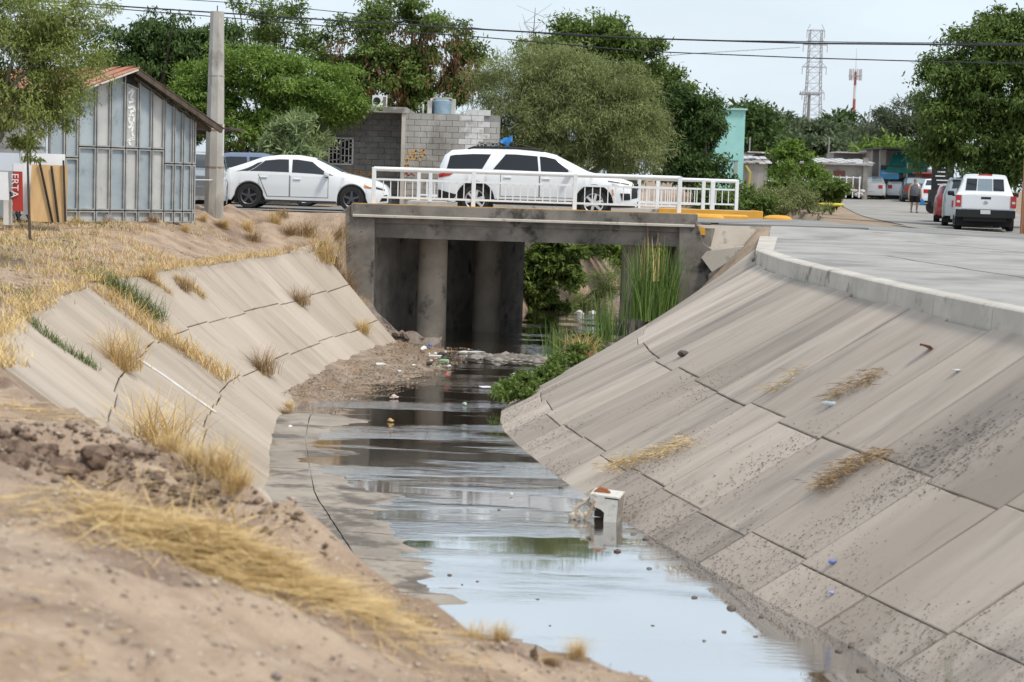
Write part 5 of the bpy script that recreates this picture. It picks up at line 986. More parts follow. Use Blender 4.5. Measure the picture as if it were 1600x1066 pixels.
# near tree, out of focus, over the shed
nt_ = tree('acacia_tree', 'soft yellow green tree leaning in front of the shed roof', (at(-110, 400, 31).x, 31, -.2), pxblobs([(20, 60, 85, 70), (90, 90, 55, 60), (60, 20, 90, 40), (20, 150, 70, 50), (-80, 60, 80, 80), (110, 130, 34, 40), (-40, 160, 60, 50), (85, 165, 30, 28)], 31, .8), 900, 60, .17, (.075, .022), G_NEAR, 15, .09, nb=10, bark=BARKP, droop=.45, flat=.7)
link('hanging_spray', crown_mesh('hanging_spray', [(np.array(at(x, y, 31))-np.array(nt_.location), np.array([r*.01, r*.01, r*.012])) for x, y, r in ((62, 190, 24), (50, 225, 18), (70, 215, 16), (40, 205, 14), (100, 190, 14))], 40, 26, .08, (.10, .03), None, np.random.default_rng(77), .6)[0], G_NEAR, nt_)
MB().tube([np.array(at(*q, 31))-np.array(nt_.location) for q in ((-40, 300), (0, 210), (45, 150), (95, 110))], [.08, .06, .045, .02], 7).build('branch', BARKP, nt_, True)

# ------------------------------------------------------------------ grasses
STRAW = leafmat('straw', (.48, .33, .14), (.74, .56, .28), trans=.15); STRAWB = leafmat('brown_straw', (.25, .16, .08), (.48, .34, .185), trans=.1); GRASSG = leafmat('green_grass', (.07, .11, .03), (.22, .26, .09), trans=.25); REEDM = leafmat('reed', (.075, .14, .03), (.21, .31, .085), trans=.25)
def blades(C, H, ln, wd, lean, rg, segs=3, up=(0, 0, 1), spread=None):
    """curved blade strips rooted at C; returns V,F"""
    n = len(C); az = rg.random(n)*2*math.pi; d = np.stack([np.cos(az), np.sin(az), 0*az], 1)
    if spread is not None: d = unit(d*.45+spread)
    s = np.stack([-d[:, 1], d[:, 0], 0*az], 1); up = np.array(up); L_ = ln*(.6+.6*rg.random(n)); le = lean*(.35+1.0*rg.random(n)); V = []
    for k in range(segs+1):
        t = k/segs; P = C+up*(L_*(t-.35*le*t*t))[:, None]+d*(L_*le*t**1.6)[:, None]; w_ = wd*(1-.85*t)
        V += [P-s*w_/2, P+s*w_/2]
    V = np.stack(V, 1).reshape(-1, 3); b = np.arange(n)[:, None]*(2*(segs+1)); F = np.concatenate([b+np.array([[2*k, 2*k+1, 2*k+3, 2*k+2]]) for k in range(segs)], 0); return V, F
def blade_obj(name, C, ln, wd, lean, mat, rg, parent=None, segs=3, spread=None, me_only=False):
    V, F = blades(np.asarray(C), None, ln, wd, lean, rg, segs, spread=spread); me = npmesh(name, V, F); a = me.attributes.new('tint', 'FLOAT', 'FACE'); n = len(C); a.data.foreach_set('value', np.tile(rg.random(n), segs).astype(np.float32))
    if me_only: me.materials.append(mat); return me
    return link(name, me, mat, parent)
rg = np.random.default_rng(21)
def tuft_mesh(seed, n=130, h=.55, r=.12, lean=.75, mat=STRAW, wd=.010):
    g = np.random.default_rng(seed); C = np.concatenate([g.normal(size=(n, 2))*r, np.zeros((n, 1))-.03], 1); return blade_obj('tuft', C, h, wd, lean, mat, g, me_only=True)
TUFTS = [tuft_mesh(k, 240, .55, .11, .85, STRAWB if k % 2 else STRAW, .011) for k in range(4)]
def sz(f, y): p = lpt(y, f); return p
def on_left(px, py):
    best = None
    for y in np.arange(17, 47, .15):
        for f in np.arange(0, 1.01, .02):
            p = lpt(y, f); v = Vector(p)-CAM; dz = v.dot(_f); X = 800+FPX*v.dot(C_R)/dz; Yp = 533-FPX*v.dot(C_U)/dz; d = (X-px)**2+(Yp-py)**2
            if best is None or d < best[0]: best = (d, p)
    return best[1]
for k, (px, py, sc) in enumerate([(188, 572, 1.05), (412, 582, .85), (245, 705, 1.25), (468, 474, .72), (566, 520, .62), (445, 652, .35), (232, 440, .55), (290, 455, .55), (455, 640, .3)]):
    lab = ['bushy straw tuft at the mid joint beside the yellow grass band', 'round straw tuft on the mid slope joint past the yellow grass band', 'tall straw tuft where near dirt meets the left slope', 'small brown tuft on the upper joint of the slope towards the bridge', 'small straw tuft low on the slope beside the rubble mound', 'tiny dry tuft at the toe of the left slope', 'short straw tuft on the left slope just below the bank grass', 'short straw tuft on the left slope just below the bank grass', 'tiny dry tuft at the toe of the left slope'][k]
    p = on_left(px, py); o = tag(link('dry_grass_tuft', TUFTS[k % 4]), lab, 'grass', 'dry tufts on the left slope'); sc *= 1.25; o.location = p; o.scale = (sc, sc, sc*1.05); o.rotation_euler = (0, 0, k)
def patch_left(name, label, pts, n, ln, mat, lean=.8, wd=.012, jit=.18, kind='stuff'):
    C = []; W_ = [on_left(*q) for q in pts]
    for k in range(n): t = rg.random()*(len(W_)-1); i = int(t); p = W_[i].lerp(W_[min(i+1, len(W_)-1)], t-i); C.append((p.x+rg.normal()*jit*.6, p.y+rg.normal()*jit, p.z+.0))
    tag(blade_obj(name, C, ln, wd, lean, mat, rg), label, None, None, kind)
patch_left('creeping_grass', 'long band of yellow grass creeping down the left slope', [(150, 455), (200, 490), (250, 530), (300, 560), (350, 595)], 1500, .30, STRAW, 1.0, .014, .22)
patch_left('creeping_grass', 'dark green grass patch at the head of the yellow band', [(150, 440), (185, 460), (215, 480), (245, 505)], 1100, .34, GRASSG, .9, .012, .2)
patch_left('creeping_grass', 'thin green weed line along a left slope joint', [(28, 485), (70, 525), (110, 555), (150, 580)], 500, .14, GRASSG, .9, .012, .08)
patch_left('creeping_grass', 'dry straw drifts along two upper joints of the left slope', [(215, 425), (240, 440), (268, 465)], 260, .2, STRAW, 1.2, .012, .06); patch_left('creeping_grass', 'dry straw drift beside the upper slope joint nearer the bridge', [(275, 435), (300, 450), (320, 470)], 260, .2, STRAW, 1.2, .012, .06)
patch_left('creeping_grass', 'rusty leaf and straw litter at the foot of the left slope', [(520, 610), (570, 575), (610, 560), (640, 545)], 700, .16, STRAWB, 1.3, .014, .25)
# short dry grass on the left bank top (stuff)
def bank_points(n, y0, y1, dmax, dens=None, off=0):
    y = y0+(y1-y0)*rg.random(n); d = dmax*rg.random(n)**1.1-off; x = lcx(y)-d; k = fbm(x, y, .35, 3)+.35*fbm(x+9, y, 1.5, 2); keep = k > (-.05 if dens is None else dens); x, y = x[keep], y[keep]; return np.stack([x, y, zground_l(x, y)-.01], 1)
tag(blade_obj('dry_grass', bank_points(42000, 18.5, 44, 9, -.18), .15, .014, 1.0, STRAW, rg, segs=2), 'short dry straw grass covering the left bank top', None, None, 'stuff')
tag(blade_obj('green_grass', bank_points(26000, 19, 44, 9, .10), .13, .014, .9, GRASSG, rg, segs=2), 'patches of short green grass on the left bank top', None, None, 'stuff')
tag(blade_obj('dry_grass', bank_points(5000, 12.6, 19, 4, .1), .13, .010, 1.1, STRAW, rg, segs=2), 'thin dry grass scattered on the near dirt hump', None, None, 'stuff')
tag(blade_obj('dry_grass', np.array([(lcx(y)+.1+rg.normal()*.12, y, zground_l(lcx(y)+.1, y)-.05) for y in 17.5+28.5*rg.random(3500)]), .17, .014, 1.1, STRAW, rg, segs=2), 'fringe of dry grass along the top edge of the left slope', None, None, 'stuff')
for k, (px, py, Y, sc, g) in enumerate([(500, 385, 46.6, 1.7, 0), (480, 365, 47.3, 1.0, 1), (385, 372, 46.3, .8, 2), (440, 340, 48.0, .6, 3), (545, 445, 47.6, .8, 1), (430, 352, 47.5, .7, 0), (560, 470, 47.4, .7, 2), (515, 400, 47.2, 1.3, 1), (530, 430, 47.5, 1.1, 3), (485, 400, 46.8, 1.0, 1), (525, 360, 48.0, 1.0, 3), (455, 372, 47.0, .8, 1), (350, 385, 45, .6, 2), (395, 385, 45.2, .7, 3)]):
    p = at(px, py+14*sc, Y); o = tag(link('dry_grass_tuft', TUFTS[g]), 'brown dry grass clump on the rough bank beside the bridge wing wall', 'grass', 'dry clumps by the left wing wall'); z_ = float(zground_l(np.array([p.x]), np.array([p.y]))[0]) if p.x < lcx(Y) else p.z; o.location = (p.x, Y, z_); o.scale = (sc,)*3
for k, (px, py, Y) in enumerate([(165, 338, 41.2), (290, 333, 42.2), (240, 338, 41.8), (120, 343, 40.2), (345, 322, 44.9), (318, 330, 44.6)]):
    p = at(px, py, Y); o = tag(link('dry_grass_tuft', TUFTS[(k+1) % 4]), 'small straw tuft at the foot of the shed wall', 'grass', 'tufts at the shed foot'); o.location = (p.x, Y, float(zground_l(np.array([p.x]), np.array([Y]))[0])); o.scale = (.45,)*3
# reeds below the bridge at the right
def reed(label, px, py, Y, n, h, r, mat, plume=True):
    p = at(px, py, Y); t = thing('reed_clump', label, 'reeds', p); g = np.random.default_rng(int(px)); C = np.concatenate([g.normal(size=(n, 2))*r, np.zeros((n, 1))-.15], 1); blade_obj('stems', C, h, .028, .30, mat, g, t, 4)
    if plume: C2 = np.concatenate([g.normal(size=(26, 2))*r*.8, np.full((26, 1), h*.45)], 1); blade_obj('seed_heads', C2, h*.62, .035, .12, STRAW, g, t, 4)
    return t
reed('tall green reeds with straw seed heads beside the right abutment', 1020, 490, 45.8, 420, 1.75, .30, REEDM)
reed('shorter green reed clump left of the tall reeds', 945, 522, 44.5, 90, 1.05, .17, REEDM, False); reed('thin isolated green reed clump near the water', 875, 548, 42.8, 55, .85, .13, REEDM, False); reed('low grey green reed clump at the foot of the right column', 972, 515, 46.0, 60, .7, .2, G_FEATH, False)
p = at(910, 560, 41.5); o = tag(link('dry_grass_tuft', TUFTS[0]), 'straw tuft beside the green weeds at the right toe', 'grass'); o.location = p; o.scale = (1.2,)*3
tree('water_weeds', 'leafy green weeds along the water at the right slope toe', (at(850, 590, 38.5).x, 38.5, WZ), [(np.array(at(px, py, Y)), np.array([rx*.012, .35, ry*.011])) for px, py, Y, rx, ry in ((800, 610, 35.8, 22, 9), (825, 600, 36.8, 22, 12), (850, 588, 38, 24, 13), (875, 572, 39.5, 22, 14), (895, 555, 41, 22, 16), (915, 540, 42.5, 20, 18))], 240, 30, .09, (.10, .055), G_MID, 90, .01, nb=3, droop=-.2, cat='weeds', flat=.6)
# hay wads lying on the right slope
def on_right(px, py):
    best = None
    for y in np.arange(13, 47, .2):
        for f in np.arange(0, 1.01, .02):
            p = rpt(y, f); v = Vector(p)-CAM; dz = v.dot(_f); X = 800+FPX*v.dot(C_R)/dz; Yp = 533-FPX*v.dot(C_U)/dz; d = (X-px)**2+(Yp-py)**2
            if best is None or d < best[0]: best = (d, p)
    return best[1]
def hay(name, label, pts, n, mat, ln=.3, wd=.011, jit=.10, thick=.07):
    W_ = [on_right(*q) for q in pts]; g = np.random.default_rng(len(label)); C = []; 
    for k in range(n): t = g.random()*(len(W_)-1); i = int(t); p = W_[i].lerp(W_[min(i+1, len(W_)-1)], t-i); C.append((p.x+g.normal()*jit, p.y+g.normal()*jit*1.6, p.z+thick*g.random()+.01))
    C = np.array(C); base = Vector(C.mean(0)); t_ = thing(name, label, 'debris', base); D = unit(g.normal(size=(n, 3))*np.array([1, 1.2, .15])+np.array([-.25, .1, -.15])); link('straw', leafmesh('straw', C-np.array(base), D, unit(g.normal(size=(n, 3))+np.array([0, 0, 1])), ln*(.5+g.random(n)), wd, g.random(n), .05), mat, t_)['kind'] = 'stuff'
hay('straw_wad', 'pale straw wad washed against the right slope near the white box', [(958, 738), (990, 725), (1040, 710), (1095, 685)], 1100, STRAW, .13, .010, .14, .05)
hay('straw_wad', 'brown flattened straw wad on the right slope', [(1275, 765), (1310, 745), (1350, 725), (1390, 708)], 1000, STRAWB, .13, .010, .09, .05)
hay('straw_wad', 'grey twig debris caught on the slope joint with a can', [(1300, 632), (1330, 612), (1360, 592), (1380, 580)], 500, STRAWB, .14, .010, .08, .05); hay('straw_wad', 'faint straw smear above the slope joint', [(1205, 612), (1230, 600), (1262, 570)], 160, STRAW, .16, .010, .08, .01)
# ================================================================== FOREGROUND, LITTER, SMALL THINGS
rg = np.random.default_rng(33)
zl = lambda x, y: float(zground_l(np.array([x]), np.array([y]))[0])
# gravel and pebbles on the near bank (stuff): octahedral chips
def chips(name, label, C, size, mat, flat=.6):
    n = len(C); o = np.array([[1, 0, 0], [0, 1, 0], [-1, 0, 0], [0, -1, 0], [0, 0, 1], [0, 0, -1]], float); s = size*(.4+rg.random(n)**3*1.8)
    sc = s[:, None]*np.stack([.7+.6*rg.random(n), .7+.6*rg.random(n), flat*(.6+.6*rg.random(n))], 1); a = rg.random(n)*6.28; ca, sa = np.cos(a), np.sin(a)
    V = o[None]*sc[:, None, :]*(.8+.4*rg.random((n, 6, 1))); X = V[..., 0]*ca[:, None]-V[..., 1]*sa[:, None]; Y_ = V[..., 0]*sa[:, None]+V[..., 1]*ca[:, None]; V = np.stack([X, Y_, V[..., 2]], -1)+np.asarray(C)[:, None, :]
    f = np.array([[0, 1, 4], [1, 2, 4], [2, 3, 4], [3, 0, 4], [1, 0, 5], [2, 1, 5], [3, 2, 5], [0, 3, 5]]); F = (np.arange(n)[:, None, None]*6+f[None]).reshape(-1, 3); me = npmesh(name, V.reshape(-1, 3), F); a_ = me.attributes.new('tint', 'FLOAT', 'FACE'); a_.data.foreach_set('value', np.repeat(rg.random(n), 8).astype(np.float32)); return tag(link(name, me, mat), label, None, None, 'stuff')
PEB = leafmat('pebble', (.25, .185, .14), (.52, .43, .35), trans=0); PEBD = leafmat('dark_grit', (.16, .13, .112), (.34, .285, .25), trans=0)
n = 26000; y = 5.0+9*rg.random(n); x = lcx(y)-7.5*rg.random(n)-.02; tag(chips('gravel', 'loose pebbles and grit strewn over the near dirt bank', np.stack([x, y, zground_l(x, y)], 1), .0105, PEB))
n = 5000; y = 14+30*rg.random(n); x = lcx(y)-6*rg.random(n); chips('gravel', 'scattered grit on the far part of the left bank', np.stack([x, y, zground_l(x, y)], 1), .022, PEB)
# grit washed on the lower right panels
C = []
while len(C) < 10500:
    yy_ = 13+21*rg.random(); f = 1-.34*rg.random()**1.3; p = rpt(yy_, f); q = float(fbm(np.array([p.x]), np.array([p.y]), .9, 3)[0])
    if q+.5*(f-.86)*4+.12*rg.normal() > .05: C.append((p.x, p.y, p.z+.006))
chips('gravel', 'dark grit washed over the lower panels of the right slope', np.array(C), .0068, PEBD, .5)
C = []
for (px, py, m_) in ((1480, 760, 900), (1385, 825, 900), (1100, 640, 500), (1070, 620, 300), (1040, 760, 800), (1540, 740, 600), (1230, 770, 700)):
    p = on_right(px, py)
    for k in range(m_): y_ = p.y+rg.normal()*.35; xx = p.x+rg.normal()*.35; f = (rcx(y_)-xx)/(rcx(y_)-rtx(y_+1.7)); q = rpt(y_-(1.7*f if False else 0), min(max(f, 0), 1)); C.append((q.x, q.y, q.z+.006))
chips('gravel', 'scattered grit patches on the middle panels of the right slope', np.array(C), .008, PEBD, .5)
# silt litter chips
n = 6000; y = 35+12.5*rg.random(n); x = ltx(y)-.3+2.2*rg.random(n)*ip(y, [36, 40, 47], [.5, 1, 1]); z = np.maximum(WZ+.02, WZ+.30*(1-np.clip((x-ltx(y)+.55)/3, 0, 1))**1.6-.05)+.01
chips('leaf_litter', 'brown leaf litter and grit on the silt shelf', np.stack([x, y, z+.02], 1), .016, leafmat('litter_leaf', (.12, .085, .06), (.42, .30, .20), trans=0), .4)
# rock band across the stream below the bridge
C = np.stack([ip(rg.random(900), [0, 1], [-.9, 2.2]), 45.6+rg.normal(size=900)*.35, np.full(900, WZ+.015)], 1); chips('rock_bar', 'bar of flat grey stones across the stream below the bridge', C, .10, leafmat('grey_stone', (.13, .115, .10), (.30, .27, .24), trans=0), .35)
# foreground clods
CLOD = M('clod', (.115, .075, .055), (.215, .15, .11), 8, .95, .02, 25)
for k, (px, py, Y, r) in enumerate([(68, 702, 12.4, .085), (30, 742, 11.8, .15), (95, 752, 11.6, .14), (150, 745, 12.0, .11), (195, 715, 12.6, .075), (225, 800, 11.2, .10), (185, 805, 11.0, .11), (310, 768, 11.9, .07), (262, 812, 10.9, .08), (20, 760, 11.2, .12)]):
    p = at(px, py, Y); z = zl(p.x, Y); m = MB(); q_ = random.Random(k); [m.rock((q_.uniform(-.7, .7)*r, q_.uniform(-.5, .5)*r, q_.uniform(-.2, .35)*r), r*q_.uniform(.3, .7), k*11+e_, 2, .75) for e_ in range(9)]; o = m.build('dirt_clod', CLOD, None); o.location = (p.x, Y, z+r*.12); tag(o, 'big dark dirt clod in the turned-up heap on the near bank' if r > .115 else 'middling crumbly dirt clod beside the straw on the near bank' if r > .09 else 'small crumbly dirt clod on the near bank', 'clod', 'big clods' if r > .115 else 'middling clods' if r > .09 else 'small clods')
for k, (px, py, Y, r, lab) in enumerate([(258, 995, 6.6, .026, 'small grey brown stone on the near dirt'), (105, 1025, 6.3, .016, 'small grey brown stone on the near dirt'), (435, 955, 7.6, .02, 'small grey brown stone on the near dirt'), (545, 952, 8.0, .018, 'small grey brown stone on the near dirt'), (170, 335, 41, .18, 'grey rock lying before the shed wall')]):
    p = at(px, py, Y); m = MB(); m.rock((0, 0, 0), r, k+60, 2, .8); o = m.build('stone', M('stone', (.17, .14, .125), (.26, .22, .20), 20, .9), None, True, 50); o.location = (p.x, Y, zl(p.x, Y)+r*.4); tag(o, lab, 'stone', 'stones on the near dirt' if Y < 20 else None)
# flattened straw pile in the foreground
def strawpile(label, cpx, cpy, Y, rx, ry, n, ln, mat, main=(1, .12, 0), h=.10):
    p = at(cpx, cpy, Y); t = thing('straw_pile', label, 'straw', (p.x, Y, zl(p.x, Y))); x = rg.normal(size=n)*rx; y = rg.normal(size=n)*ry; kk = p.x+x < lcx(Y+y)-.03; x, y = x[kk], y[kk]; n = len(x); z = np.array(zground_l(p.x+x, Y+y))-t.location.z+h*rg.random(n)*np.exp(-(x/rx)**2*.6-(y/ry)**2*.6)+.006
    D = unit(rg.normal(size=(n, 3))*np.array([.8, .8, .12])+np.array(main)*np.where(rg.random(n) < .5, 1, -1)[:, None]); link('straw', leafmesh('straw', np.stack([x, y, z], 1), D, unit(rg.normal(size=(n, 3))*.3+np.array([0, 0, 1])), ln*(.4+rg.random(n)), .0065, rg.random(n), .03), mat, t)['kind'] = 'stuff'; return t
strawpile('large flattened golden straw pile on the near bank', 345, 872, 9.6, .40, .30, 6500, .30, STRAW, (.75, -.35, 0), .13)
strawpile('thin straw spill on the slope of the near bank', 520, 905, 9.8, .28, .22, 500, .30, STRAW, h=.04)
strawpile('loose straw between the dirt clods', 250, 770, 11.6, .5, .3, 420, .26, STRAW, h=.06); strawpile('sparse straw scattered towards the water edge', 640, 965, 9.4, .5, .3, 260, .16, STRAW, h=.02); strawpile('dull straw stems at the near left', 100, 1000, 6.8, .5, .5, 220, .14, STRAW, h=.02)
strawpile('dry straw lying over the hump beside the concrete', 120, 655, 14.5, .9, .5, 900, .2, STRAW, h=.05)
n = 5000; y = 5.5+9*rg.random(n); x = lcx(y)-6.5*rg.random(n)-.03; kk = fbm(x, y, .8, 3) > -.05; x, y = x[kk], y[kk]; n = len(x)
tag(link('straw_litter', leafmesh('straw_litter', np.stack([x, y, zground_l(x, y)+.008], 1), unit(rg.normal(size=(n, 3))*np.array([1, 1, .12])), unit(rg.normal(size=(n, 3))*.3+np.array([0, 0, 1])), .09*(.3+rg.random(n)), .005, rg.random(n), .03), STRAWB), 'broken straw bits littering the near dirt bank', None, None, 'stuff')
n = 2500; cx_ = rg.normal(size=n)*.8-2.7; cy_ = 12.0+rg.normal(size=n)*.5; kk = cx_ < lcx(cy_)-.03; cx_, cy_ = cx_[kk], cy_[kk]; chips('soil_crumbs', 'dark soil crumbs around the dirt clods', np.stack([cx_, cy_, zground_l(cx_, cy_)], 1), .022, leafmat('soil_crumb', (.10, .065, .045), (.24, .17, .125), trans=0), .8)
W_ = [on_left(*q) for q in ((182, 540), (215, 560), (260, 592), (300, 620), (335, 645))]; m = MB()
for a, b in zip(W_, W_[1:]): m.add([a+Vector((-.01, -.05, .022)), a+Vector((.01, .05, .022)), b+Vector((.01, .05, .022)), b+Vector((-.01, -.05, .022))], [(0, 1, 2, 3)])
m.build('white_streak', M('white_streak', (.62, .60, .57), (.48, .44, .40), 3, .8), embl)
# long stalks
for k, pts in enumerate([[(0, 765), (80, 785), (150, 808), (215, 835)], [(105, 745), (130, 770), (145, 800)], [(155, 805), (200, 820), (260, 845)], [(360, 785), (372, 830), (362, 865)]]):
    P = [at(px, py, 10.6) for px, py in pts]; tag(MB().tube(P, .008, 5).build('dry_stalk', M('stalk', (.46, .32, .16), rough=.8), None, True), 'long dry stalk lying across the near dirt clods', 'stalk', 'dry stalks on the near bank')
for k, (px, py, Y, sc, g) in enumerate([(405, 800, 12.6, .62, 0), (440, 810, 12.4, .45, 2), (655, 935, 10.7, .28, 1), (600, 915, 10.9, .25, 0), (930, 1062, 10.6, .26, 2), (1050, 1075, 11.0, .32, 0), (1000, 1075, 10.9, .26, 0), (860, 1045, 10.4, .2, 1), (300, 745, 13.2, .4, 2), (360, 765, 12.9, .35, 0)]):
    p = at(px, py, Y); o = tag(link('dry_grass_tuft', TUFTS[g]), ('full straw clump where the near bank rim meets the left slope' if sc > .42 else 'thin straw tuft on the dirt just behind the clods' if Y > 12.5 else 'small straw tuft on the bare rim above the water'), 'grass', 'full clumps on the near bank rim' if sc > .42 else 'thin tufts behind the clods' if Y > 12.5 else 'small tufts on the bare rim'); xx_ = min(p.x, float(lcx(Y))-.05); o.location = (xx_, Y, zl(xx_, Y)-.01); o.scale = (sc,)*3
p = at(835, 1004, 10.5); m = MB(); m.rock((0, 0, .035), .03, 4, 2, 1.35); m.prism([(-.008, 0, .06), (.012, 0, .06), (.012, 0, .10)], (0, -.008, 0), (0, .008, 0)); o = m.build('dark_stub', M('stub', (.10, .065, .045), (.16, .11, .08), 20, .9), None, True, 60); o.location = (p.x, p.y, zl(p.x, p.y)-.005); tag(o, 'small upright dark brown stub on the rim of the near bank', 'stub')
g_ = np.random.default_rng(4); p = at(1483, 1066, 9.0); tag(blade_obj('weed_stem', np.stack([p.x+g_.normal(size=9)*.008, 9+g_.normal(size=9)*.01, np.full(9, p.z-.25)], 1), .46, .006, .06, GRASSG, g_), 'thin blurred green weed stem at the lower right', 'weed')

# ------------------------------------------------------------------ things in the water
BOXW = M('box_white', (.52, .50, .46), (.66, .64, .60), 5, .6, c3=(.27, .21, .15), s3=5, t3=(.5, .68)); BOXIN = M('box_inside', (.07, .055, .045), rough=.8)
bp_ = atz(942, 815, WZ); bx_ = thing('broken_cabinet', 'broken white appliance casing standing in the water', 'casing', (bp_.x, bp_.y, WZ-.03), R_(-14)); bx_.rotation_euler = (R_(5), R_(4), R_(-14)); S = 1/ (FPX/bp_.y)
w_, h_, d_ = 44*S, 46*S, .30
MB().prism([(w_*.02, 0, 0), (w_*.48, 0, 0), (w_*.48, 0, h_*.9), (w_*.02, 0, h_*.9)], (0, -.01, 0), (0, .01, 0)).prism([(w_*.018, 0, h_*.40), (w_*.018, 0, h_*.9), (-w_*.44, 0, h_*.9), (-w_*.34, 0, h_*.55), (-w_*.12, 0, h_*.50)], (0, -.01, 0), (0, .01, 0)).build('front_panel', BOXW, bx_); MB().box((w_/2, d_/2, h_/2), (.02, d_, h_)).build('side_panel', M('box_side', (.22, .20, .18), (.34, .31, .28), 6, .7), bx_); MB().box((0, d_/2, h_-.006), (w_+.03, d_+.03, .02)).build('top_panel', BOXW, bx_); MB().box((-w_*.27, -.004, h_*.86), (w_*.52, .016, h_*.2)).build('front_rail', BOXW, bx_); MB().box((0, d_, h_/2), (w_, .02, h_)).build('back_panel', BOXIN, bx_)
MB().bar((-w_*.36, 0, h_*.78), (-w_*.62, -.02, h_*.1), .035, .03).build('bent_frame', M('tan_frame', (.36, .26, .17), rough=.7), bx_); MB().prism([(-w_*.5, d_*.4, h_+.01), (w_*.1, d_*.5, h_+.01), (-w_*.05, d_*.5, h_+.05), (-w_*.3, d_*.5, h_+.065)], (0, -.03, 0), (0, .03, 0)).build('rusty_lid', M('rust_lid', (.28, .10, .04), rough=.8), bx_)
dp_ = atz(905, 812, WZ); dg = thing('tangled_debris', 'pale tangle of branch and torn sheet beside the white casing', 'debris', (dp_.x, dp_.y, WZ))
for k, pts in enumerate([[(-.12, 0, -.02), (-.05, .05, .14), (.08, .05, .24), (.18, .1, .30)], [(-.10, 0, .0), (-.02, -.03, .12), (.02, 0, .02)], [(.02, .05, .26), (.12, .05, .20), (.20, .06, .12)]]): MB().tube(pts, [.022, .028, .024, .016][:len(pts)], 7).build('branch', M('pale_branch', (.38, .32, .25), (.5, .45, .38), 9, .8), dg, True)
for k in range(4): m = MB(); m.rock((-.08+.06*k, .0, .05+.03*(k % 2)), .055, k+20, 2, .9); m.build('torn_sheet', M('torn_sheet', (.42, .37, .31), (.56, .52, .46), 9, .8), dg, True, 60)
def litter(name, label, cat, px, py, kind, col, size=.1, z=WZ, group=None, on=None):
    p = Vector(on) if on is not None else atz(px, py, z); m = MB(); r = random.Random(int(px*7+py)); mt = M('litter_%d_%d_%d' % tuple(int(c*99) for c in col), col, tuple(min(1, c*1.2) for c in col), 12, .5)
    if kind == 'bag': m.rock((0, 0, size*.3), size*.7, int(px), 1, .6); m.rock((size*.6, size*.2, size*.15), size*.5, int(px)+3, 1, .5); m.rock((-size*.5, -.2*size, size*.1), size*.45, int(px)+8, 1, .4)
    elif kind == 'bottle': m.lathe([(size*.30, -size), (size*.33, -size*.8), (size*.33, size*.4), (size*.12, size*.8), (size*.12, size)], (0, 0, 0), 10); 
    elif kind == 'tray': m.box((0, 0, size*.18), (size*2, size*1.4, size*.3), None, 1.25)
    else: m.rock((0, 0, size*.2), size, int(px+py), 2, .55)
    o = m.build(name, mt, None, kind != 'bag', 50); o.location = p; o.rotation_euler = (R_(90) if kind == 'bottle' else 0, 0, r.uniform(0, 6))
    if kind == 'bottle': o.location.z += size*.25
    tag(o, label, cat, group)
for px, py, kd, col, s, nm, lab, ct in [(743, 553, 'tray', (.50, .56, .62), .16, 'plastic_tub', 'pale blue plastic tub standing in the shallow stream', 'tub'), (727, 552, 'tray', (.66, .68, .70), .13, 'foam_tray', 'white foam tray beside the pale blue tub', 'tray'), (662, 546, 'bag', (.62, .62, .60), .13, 'plastic_bag', 'crumpled white bag near the foot of the left column', 'bag'), (672, 541, 'bag', (.10, .16, .36), .10, 'plastic_bag', 'small dark blue bag near the foot of the left column', 'bag'), (805, 588, 'bag', (.58, .57, .54), .12, 'plastic_bag', 'crumpled white bag at the edge of the green weeds', 'bag'), (812, 621, 'bag', (.60, .57, .52), .09, 'plastic_bag', 'pale lump below the green weeds at the slope toe', 'bag'), (615, 622, 'bag', (.50, .38, .33), .10, 'plastic_bag', 'pinkish white bag stranded midstream', 'bag'), (610, 658, 'bag', (.50, .33, .12), .07, 'cardboard_scrap', 'orange brown scrap stranded on the riffle', 'scrap'), (726, 632, 'bag', (.38, .50, .38), .07, 'plastic_scrap', 'pale green scrap on the riffle below the bridge', 'scrap'), (758, 606, 'tray', (.68, .66, .74), .09, 'paper_cup', 'white paper cup lying by the weeds in the stream', 'cup'), (799, 773, 'bag', (.50, .46, .42), .045, 'foam_ball', 'small pale ball floating in the brown pool', 'ball'), (594, 561, 'bag', (.45, .06, .05), .08, 'plastic_scrap', 'red scrap at the foot of the left slope', 'scrap'), (698, 587, 'bag', (.46, .07, .05), .07, 'plastic_scrap', 'red scrap at the water edge of the silt shelf', 'scrap'), (595, 572, 'bottle', (.5, .5, .5), .13, 'plastic_bottle', 'clear grey bottle lying on the leaf litter', 'bottle'), (693, 566, 'bottle', (.25, .42, .24), .12, 'plastic_bottle', 'green bottle on the silt shelf', 'bottle'), (680, 558, 'tray', (.66, .66, .62), .12, 'foam_tray', 'long white foam tray on the silt shelf', 'tray'), (692, 556, 'lump', (.05, .04, .035), .13, 'dark_lump', 'black rubbish lump on the silt shelf', 'rubbish'), (712, 560, 'lump', (.06, .05, .045), .12, 'dark_lump', 'black rubbish lump beside the white foam tray', 'rubbish'), (671, 569, 'lump', (.05, .04, .035), .08, 'dark_lump', 'small dark lump on the bare silt', 'rubbish'), (460, 818, 'bag', (.55, .60, .65), .10, 'plastic_bag', 'bluish white bag at the edge of the dry floor slabs', 'bag'), (454, 668, 'bag', (.68, .68, .68), .06, 'plastic_scrap', 'tiny white scrap at the left toe', 'scrap')]:
    litter(nm, lab, ct, px, py, kd, col, s, WZ+(.12 if px < 700 and py < 600 else .02))
g_ = random.Random(8)
